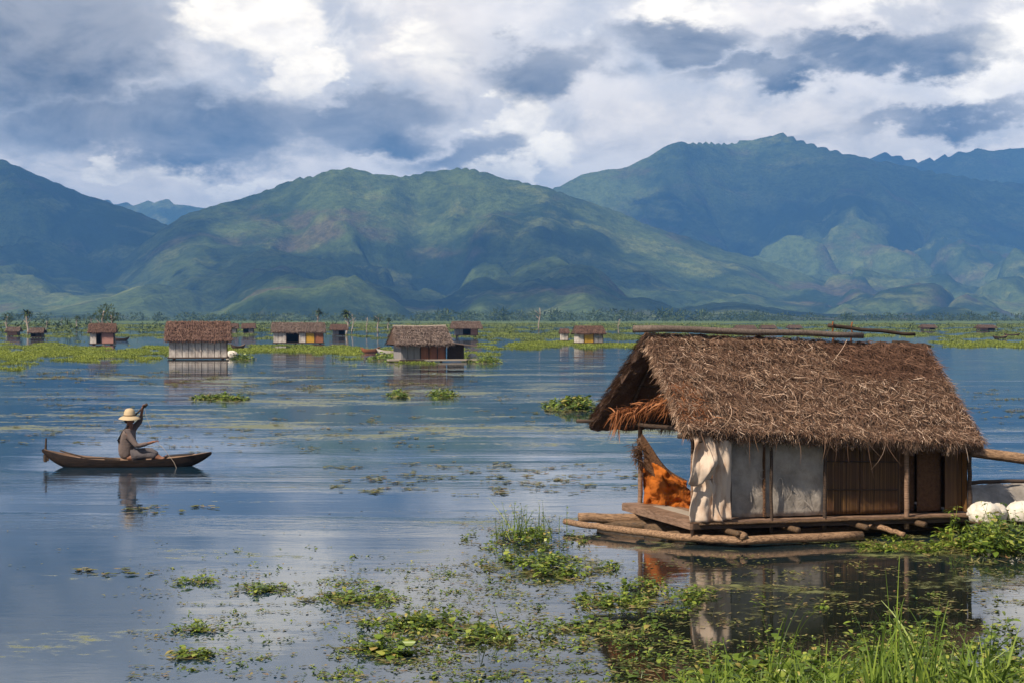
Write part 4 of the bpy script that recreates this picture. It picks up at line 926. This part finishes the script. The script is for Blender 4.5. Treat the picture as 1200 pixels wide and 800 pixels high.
def scatter(px, py, rx, ry, n, sharp=1.0):
    m_ = n*4; a = rng.uniform(0, 2*np.pi, m_); r = rng.uniform(0, 1, m_)**0.55
    X = px+np.cos(a)*r*rx*1.25; Yp = py+np.sin(a)*r*ry*1.2
    w_ = fbm(X/(rx*0.45)+px, Yp/(ry*0.6)+py, 3)+(1-r)*0.55+rng.uniform(-.08, .08, m_)
    k_ = np.sort(np.argsort(-w_)[:n]) if n > 1 else np.arange(n); X = X[k_]; Yp = Yp[k_]; q_ = H*F/(Yp-HZ)
    return np.stack([(X-600)/F*q_, q_, np.full(n, 0.01)], -1)
def clump(px, py, rx, ry, n, size, label, kind='weed_clump', m='leaf', up=0.6, litter=0.5, tall=0, tallh=0.3, group='leafy weed clumps floating on the lake', heap=0.0, cat='weeds', wide=0.55):
    if size > 0.1: n = int(n*2.2); rx *= 0.85; ry *= 0.85
    mb = MB(); C = scatter(px, py, rx, ry, n); c0 = gp(px, py)
    if heap:
        dd = np.sqrt(((C[:, 0]-c0.x)/(rx*c0.y/F))**2+((C[:, 1]-c0.y)/(ry*c0.y**2/F/H))**2); C[:, 2] += heap*np.clip(1-dd**2, 0, 1)*rng.uniform(0.2, 1, n)
    rosettes(mb, C, size*np.clip(rng.lognormal(-0.08, 0.38, n), 0.3, 1.7), 0, rng, up, 6, wide)
    k = int(n*litter*5)
    if k:
        C = scatter(px, py, rx*1.12, ry*1.15, k); an = rng.uniform(0, 6.28, k); D = np.stack([np.cos(an), np.sin(an), rng.uniform(0, 0.3, k)], -1); N = np.tile([0, 0, 1.0], (k, 1))+rng.normal(0, .3, (k, 3))
        bulk(mb, ribbons(C, D, N, size*rng.uniform(0.8, 2.2, k), size*rng.uniform(0.12, 0.4, k), np.zeros((k, 3)), 2, False), 1)
    if tall:
        C = scatter(px, py, rx*0.8, ry*0.7, tall); D = np.stack([rng.normal(0, 0.3, tall), rng.normal(0, 0.3, tall), np.ones(tall)], -1); L = tallh*rng.uniform(0.5, 1.2, tall)
        bulk(mb, ribbons(C, D, np.tile([0, -1.0, 0.2], (tall, 1)), L, np.full(tall, 0.010), np.zeros((tall, 3)), 3), 0)
        for fr in (0.45, 0.7, 0.95):
            rosettes(mb, C+D*(L*fr)[:, None], size*rng.uniform(0.5, 0.9, tall), 0, rng, 0.4, 2, wide)
    o = mb.build(kind, [M[m], M['litter']], off=c0); tag(o, label, cat, group); return o
clump(615, 632, 62, 12, 150, 0.055, 'leafy clump with tall thin stems at the left tip of the raft logs', tall=34, tallh=0.42, heap=0.08)
clump(640, 666, 68, 12, 190, 0.062, 'dense bright clump floating just below the left tip of the raft', heap=0.10)
clump(500, 732, 62, 15, 130, 0.06, 'spiky yellow green clump left of the bottom centre of the photo', up=0.8, litter=0.9)
clump(565, 748, 46, 12, 80, 0.055, 'ragged clump just right of the spiky yellow green one, with one raised leaf', up=0.8, litter=0.9, tall=4, tallh=0.3)
clump(450, 762, 42, 7, 46, 0.06, 'low clump with big round leaves at the bottom left of centre', up=0.7, litter=0.8, tall=5, tallh=0.16, wide=0.9)
clump(750, 702, 88, 15, 190, 0.055, 'dark green leafy clump below the cream cloth in the mirror of the hut', up=0.7, litter=0.5)
clump(690, 742, 80, 16, 80, 0.055, 'thin ragged weed patch left of the dark mirror of the hut', up=0.5, litter=1.2)
clump(230, 682, 24, 3.5, 24, 0.05, 'small leafy tuft drifting alone at the lower left, the upper of three', litter=0.8)
clump(233, 737, 28, 5, 26, 0.05, 'small leafy tuft drifting alone at the lower left, the middle of three', litter=0.8)
clump(228, 768, 30, 6, 30, 0.055, 'small leafy tuft drifting alone at the lower left, the lowest of three', litter=0.8)
clump(310, 690, 34, 6, 40, 0.05, 'long low tuft right of the upper lone tuft at the lower left', litter=1.0)
clump(420, 702, 52, 8, 70, 0.055, 'straggling low clump above the spiky yellow green one', litter=1.2, up=0.45)
clump(1165, 640, 62, 17, 260, 0.085, 'tall bright leafy plant in front of the white sacks at the right', heap=0.22, up=0.8, litter=0.4, tall=60, tallh=0.42, kind='leafy_plant')
clump(1070, 640, 95, 9, 300, 0.045, 'yellow and green creeping mat along the front of the raft at the right', up=0.35, litter=1.6, kind='weed_mat')
clump(672, 478, 34, 5.5, 130, 0.13, 'rounded green clump on open water left of the near roof', heap=0.28, litter=0.3)
clump(466, 464, 13, 3.2, 34, 0.13, 'left of the two small green tufts below the hut with russet boards', heap=0.12, litter=0.3)
clump(518, 464, 17, 3.5, 42, 0.13, 'right of the two small green tufts below the hut with russet boards', heap=0.12, litter=0.3)
clump(260, 468, 34, 3.0, 60, 0.12, 'flat green tuft on open water above the fisher', heap=0.10, litter=0.6)
clump(534, 421, 0.1, 0.1, 1, 0.1, 'x') if False else None
clump(450, 421, 24, 2.6, 50, 0.18, 'tall yellow green clump at the left of the hut with russet boards', heap=0.3, litter=0.2)
clump(570, 424, 20, 2.6, 44, 0.18, 'tall yellow green clump at the right of the hut with russet boards', heap=0.3, litter=0.2)
clump(285, 421, 14, 2.0, 30, 0.22, 'bright green tuft at the right foot of the whitewashed hut', heap=0.1, litter=0.2)
# carpet of small weeds in the lower right, nobody could count
mb = MB()
def band(x0, x1, y0, y1, n, size, up, dens=0.0, mi=0, fx=34.0, fy=9.0):
    px = rng.uniform(x0, x1, n*3); py = rng.uniform(y0, y1, n*3)
    k = fbm(px/fx+3, py/fy, 4) > dens; px, py = px[k][:n], py[k][:n]; Y = H*F/(py-HZ)
    C = np.stack([(px-600)/F*Y, Y, np.full(len(px), 0.008)], -1); rosettes(mb, C, size*np.clip(rng.lognormal(-0.15, 0.42, len(C)), 0.3, 1.7), mi, rng, up, 5)
def flats(x0, x1, y0, y1, n, size, dens, mi, fx=34.0, fy=9.0):
    px = rng.uniform(x0, x1, n*3); py = rng.uniform(y0, y1, n*3)
    k = fbm(px/fx+8, py/fy+2, 5) > dens; px, py = px[k][:n], py[k][:n]; Y = H*F/(py-HZ); m_ = len(px)
    C = np.stack([(px-600)/F*Y, Y, rng.uniform(0.004, 0.012, m_)], -1); an = rng.uniform(0, 6.28, m_)
    D = np.stack([np.cos(an), np.sin(an), rng.uniform(0, 0.15, m_)], -1); L = size*rng.uniform(0.4, 1.6, m_)
    bulk(mb, ribbons(C, D, np.tile([0, 0, 1.0], (m_, 1)), L, L*rng.uniform(0.2, 0.7, m_), np.zeros((m_, 3)), 2, False), mi)
band(390, 800, 670, 830, 750, 0.036, 0.45, 0.14, 0, 90, 6)
band(880, 1240, 690, 760, 90, 0.04, 0.4, 0.18, 0, 80, 6)
band(200, 620, 640, 800, 520, 0.032, 0.35, 0.22, 0, 110, 5)
band(720, 1230, 752, 850, 800, 0.050, 0.6, 0.0, 0, 60, 9)
band(820, 1230, 775, 850, 1000, 0.075, 0.85, -0.4)
band(1000, 1240, 730, 800, 300, 0.06, 0.7, 0.0)
band(160, 470, 675, 800, 110, 0.035, 0.3, 0.30)
flats(380, 900, 650, 850, 5200, 0.04, 0.06, 1, 90, 7)
flats(540, 1250, 700, 850, 1800, 0.04, 0.14, 1, 80, 7)
flats(150, 560, 660, 830, 3000, 0.035, 0.16, 1, 110, 5)
flats(540, 700, 600, 700, 1500, 0.045, 0.0, 1)
flats(900, 1240, 655, 720, 1600, 0.045, 0.12, 1)
flats(0, 560, 570, 700, 700, 0.035, 0.34, 1)
tag(mb.build('floating_weeds', [M['leaf'], M['litter']]), 'scattered carpet of small floating leaves and dead stalks in the foreground water', 'water weeds', kind='stuff')
# grass
def grass(px0, px1, py0, py1, n, h0, h1, wd, label, kind='grass', lean=0.25, stuff=False, droop=0.35, cat='grass'):
    mb = MB(); px = rng.uniform(px0, px1, n); py = rng.uniform(py0, py1, n); Y = H*F/(py-HZ)
    C = np.stack([(px-600)/F*Y, Y, np.zeros(n)], -1); an = rng.uniform(0, 6.28, n); le = np.abs(rng.normal(0, lean, n))
    D = np.stack([np.cos(an)*le, np.sin(an)*le, np.ones(n)], -1); D /= np.linalg.norm(D, axis=1, keepdims=True)
    N = np.stack([rng.normal(0, .6, n), -np.ones(n), rng.uniform(0, .4, n)], -1)
    L = rng.uniform(h0, h1, n); bend = np.stack([np.cos(an), np.sin(an), -0.6+0*an], -1)*(rng.uniform(0.05, 1, n)*droop)[:, None]
    bulk(mb, ribbons(C, D, N, L, wd*rng.uniform(0.6, 1.3, n), bend, 6))
    c0 = gp((px0+px1)/2, (py0+py1)/2); o = mb.build(kind, M['grass'], off=c0)
    if stuff: tag(o, label, cat, kind='stuff')
    else: tag(o, label, cat, 'tall grass tufts in the foreground')
grass(790, 1260, 800, 870, 800, 0.12, 0.40, 0.012, 'bright green grass growing up from the bottom right corner', 'foreground_grass', 0.6, True, 0.6)
grass(1015, 1100, 800, 835, 58, 0.38, 0.80, 0.017, 'tallest bright grass tuft at the bottom right', 'grass_tuft', 0.14)
grass(1046, 1052, 815, 820, 3, 0.95, 1.10, 0.012, 'lone upright reed stalk in the bottom right tuft', 'reed', 0.06, False, 0.05)
grass(900, 925, 790, 815, 9, 0.55, 0.85, 0.012, 'slim drooping grass stalks in front of the dark mirror of the hut', 'grass_tuft', 0.12, False, 0.7)
grass(1110, 1180, 800, 830, 44, 0.3, 0.65, 0.018, 'arching grass tuft at the bottom right corner', 'grass_tuft', 0.4, False, 0.8)
grass(935, 1000, 800, 830, 46, 0.22, 0.45, 0.013, 'short grass tuft between the slim stalks and the tallest tuft', 'grass_tuft', 0.4, False, 0.6)

# ---------------------------------------------------------------- unseen clouds above the frame, added to cast shade on the slopes
def shade_cloud_mat():
    m = bpy.data.materials.new('shade_cloud'); m.use_nodes = True; t = m.node_tree; t.nodes.clear()
    g = E(t, t.nodes.new('ShaderNodeTexCoord').outputs['Generated']); x, y, z = separate(t, g)
    x = x-0.5; y = y-0.5; d = (x*x+y*y).m('SQRT')+(noise(t, g, 3.5, 7, 0.6)-0.5)*0.45
    al = d.step(0.50, 0.16)*0.62
    a = t.nodes.new('ShaderNodeBsdfTransparent'); b = t.nodes.new('ShaderNodeBsdfDiffuse'); b.inputs[0].default_value = (0.8, 0.8, 0.8, 1)
    mx = t.nodes.new('ShaderNodeMixShader'); t.links.new(al.k, mx.inputs[0]); t.links.new(a.outputs[0], mx.inputs[1]); t.links.new(b.outputs[0], mx.inputs[2])
    o_ = t.nodes.new('ShaderNodeOutputMaterial'); t.links.new(mx.outputs[0], o_.inputs[0]); return m
M['shade_cloud'] = shade_cloud_mat()
def shade_cloud(px, py, Y, rx, ry, seed, alt=1500):
    t = vp(px, py, Y); c_ = t+SUN_V/SUN_V.z*(alt-t.z); mb = MB(); r_ = np.random.default_rng(seed)
    nu, nv = 90, 24; a = np.linspace(0, 2*np.pi, nu+1)[:-1]
    G = []
    for j in range(nv+1):
        b = math.pi*j/nv; x = np.cos(a)*math.sin(b); y = np.sin(a)*math.sin(b); z = math.cos(b)
        r = 1+0.55*fbm(x*1.8+seed, y*1.8+z, 6, 0.6); zz = z*(0.22 if z > 0 else 0.08)*(1+0.6*fbm(x*4+seed, y*4, 4))
        row = [Vector((c_.x+x[i]*r[i]*rx, c_.y+y[i]*r[i]*ry, c_.z+zz[i]*rx)) for i in range(nu)]; G.append(row+[row[0]])
    mb.grid(G); tag(mb.build('shade_cloud', M['shade_cloud'], smooth=True, off=c_), kind='structure')
for a_ in ((30, 270, 3700, 520, 950, 1), (310, 300, 2900, 240, 480, 2), (520, 335, 2500, 420, 330, 3), (830, 345, 2300, 380, 280, 4), (960, 215, 5000, 560, 520, 5), (1140, 190, 6900, 800, 600, 11), (760, 230, 4700, 260, 380, 12), (560, 260, 3200, 300, 260, 7), (1150, 240, 5400, 450, 500, 9)): shade_cloud(*a_)

# ---------------------------------------------------------------- haze
def haze():
    mb = MB(); x, y0, y1, z0, z1 = 7500, -600, 8900, -1, 640
    mb.box((0, (y0+y1)/2, (z0+z1)/2), (x, 0, 0), (0, (y1-y0)/2, 0), (0, 0, (z1-z0)/2))
    m = bpy.data.materials.new('haze_air'); m.use_nodes = True; t = m.node_tree; t.nodes.clear()
    v = t.nodes.new('ShaderNodeVolumePrincipled'); v.inputs['Color'].default_value = (0.17, 0.45, 1.0, 1); v.inputs['Density'].default_value = 0.000145
    v.inputs['Anisotropy'].default_value = 0.0
    o_ = t.nodes.new('ShaderNodeOutputMaterial'); t.links.new(v.outputs[0], o_.inputs['Volume'])
    o = mb.build('haze', m); tag(o, kind='stuff')
haze()
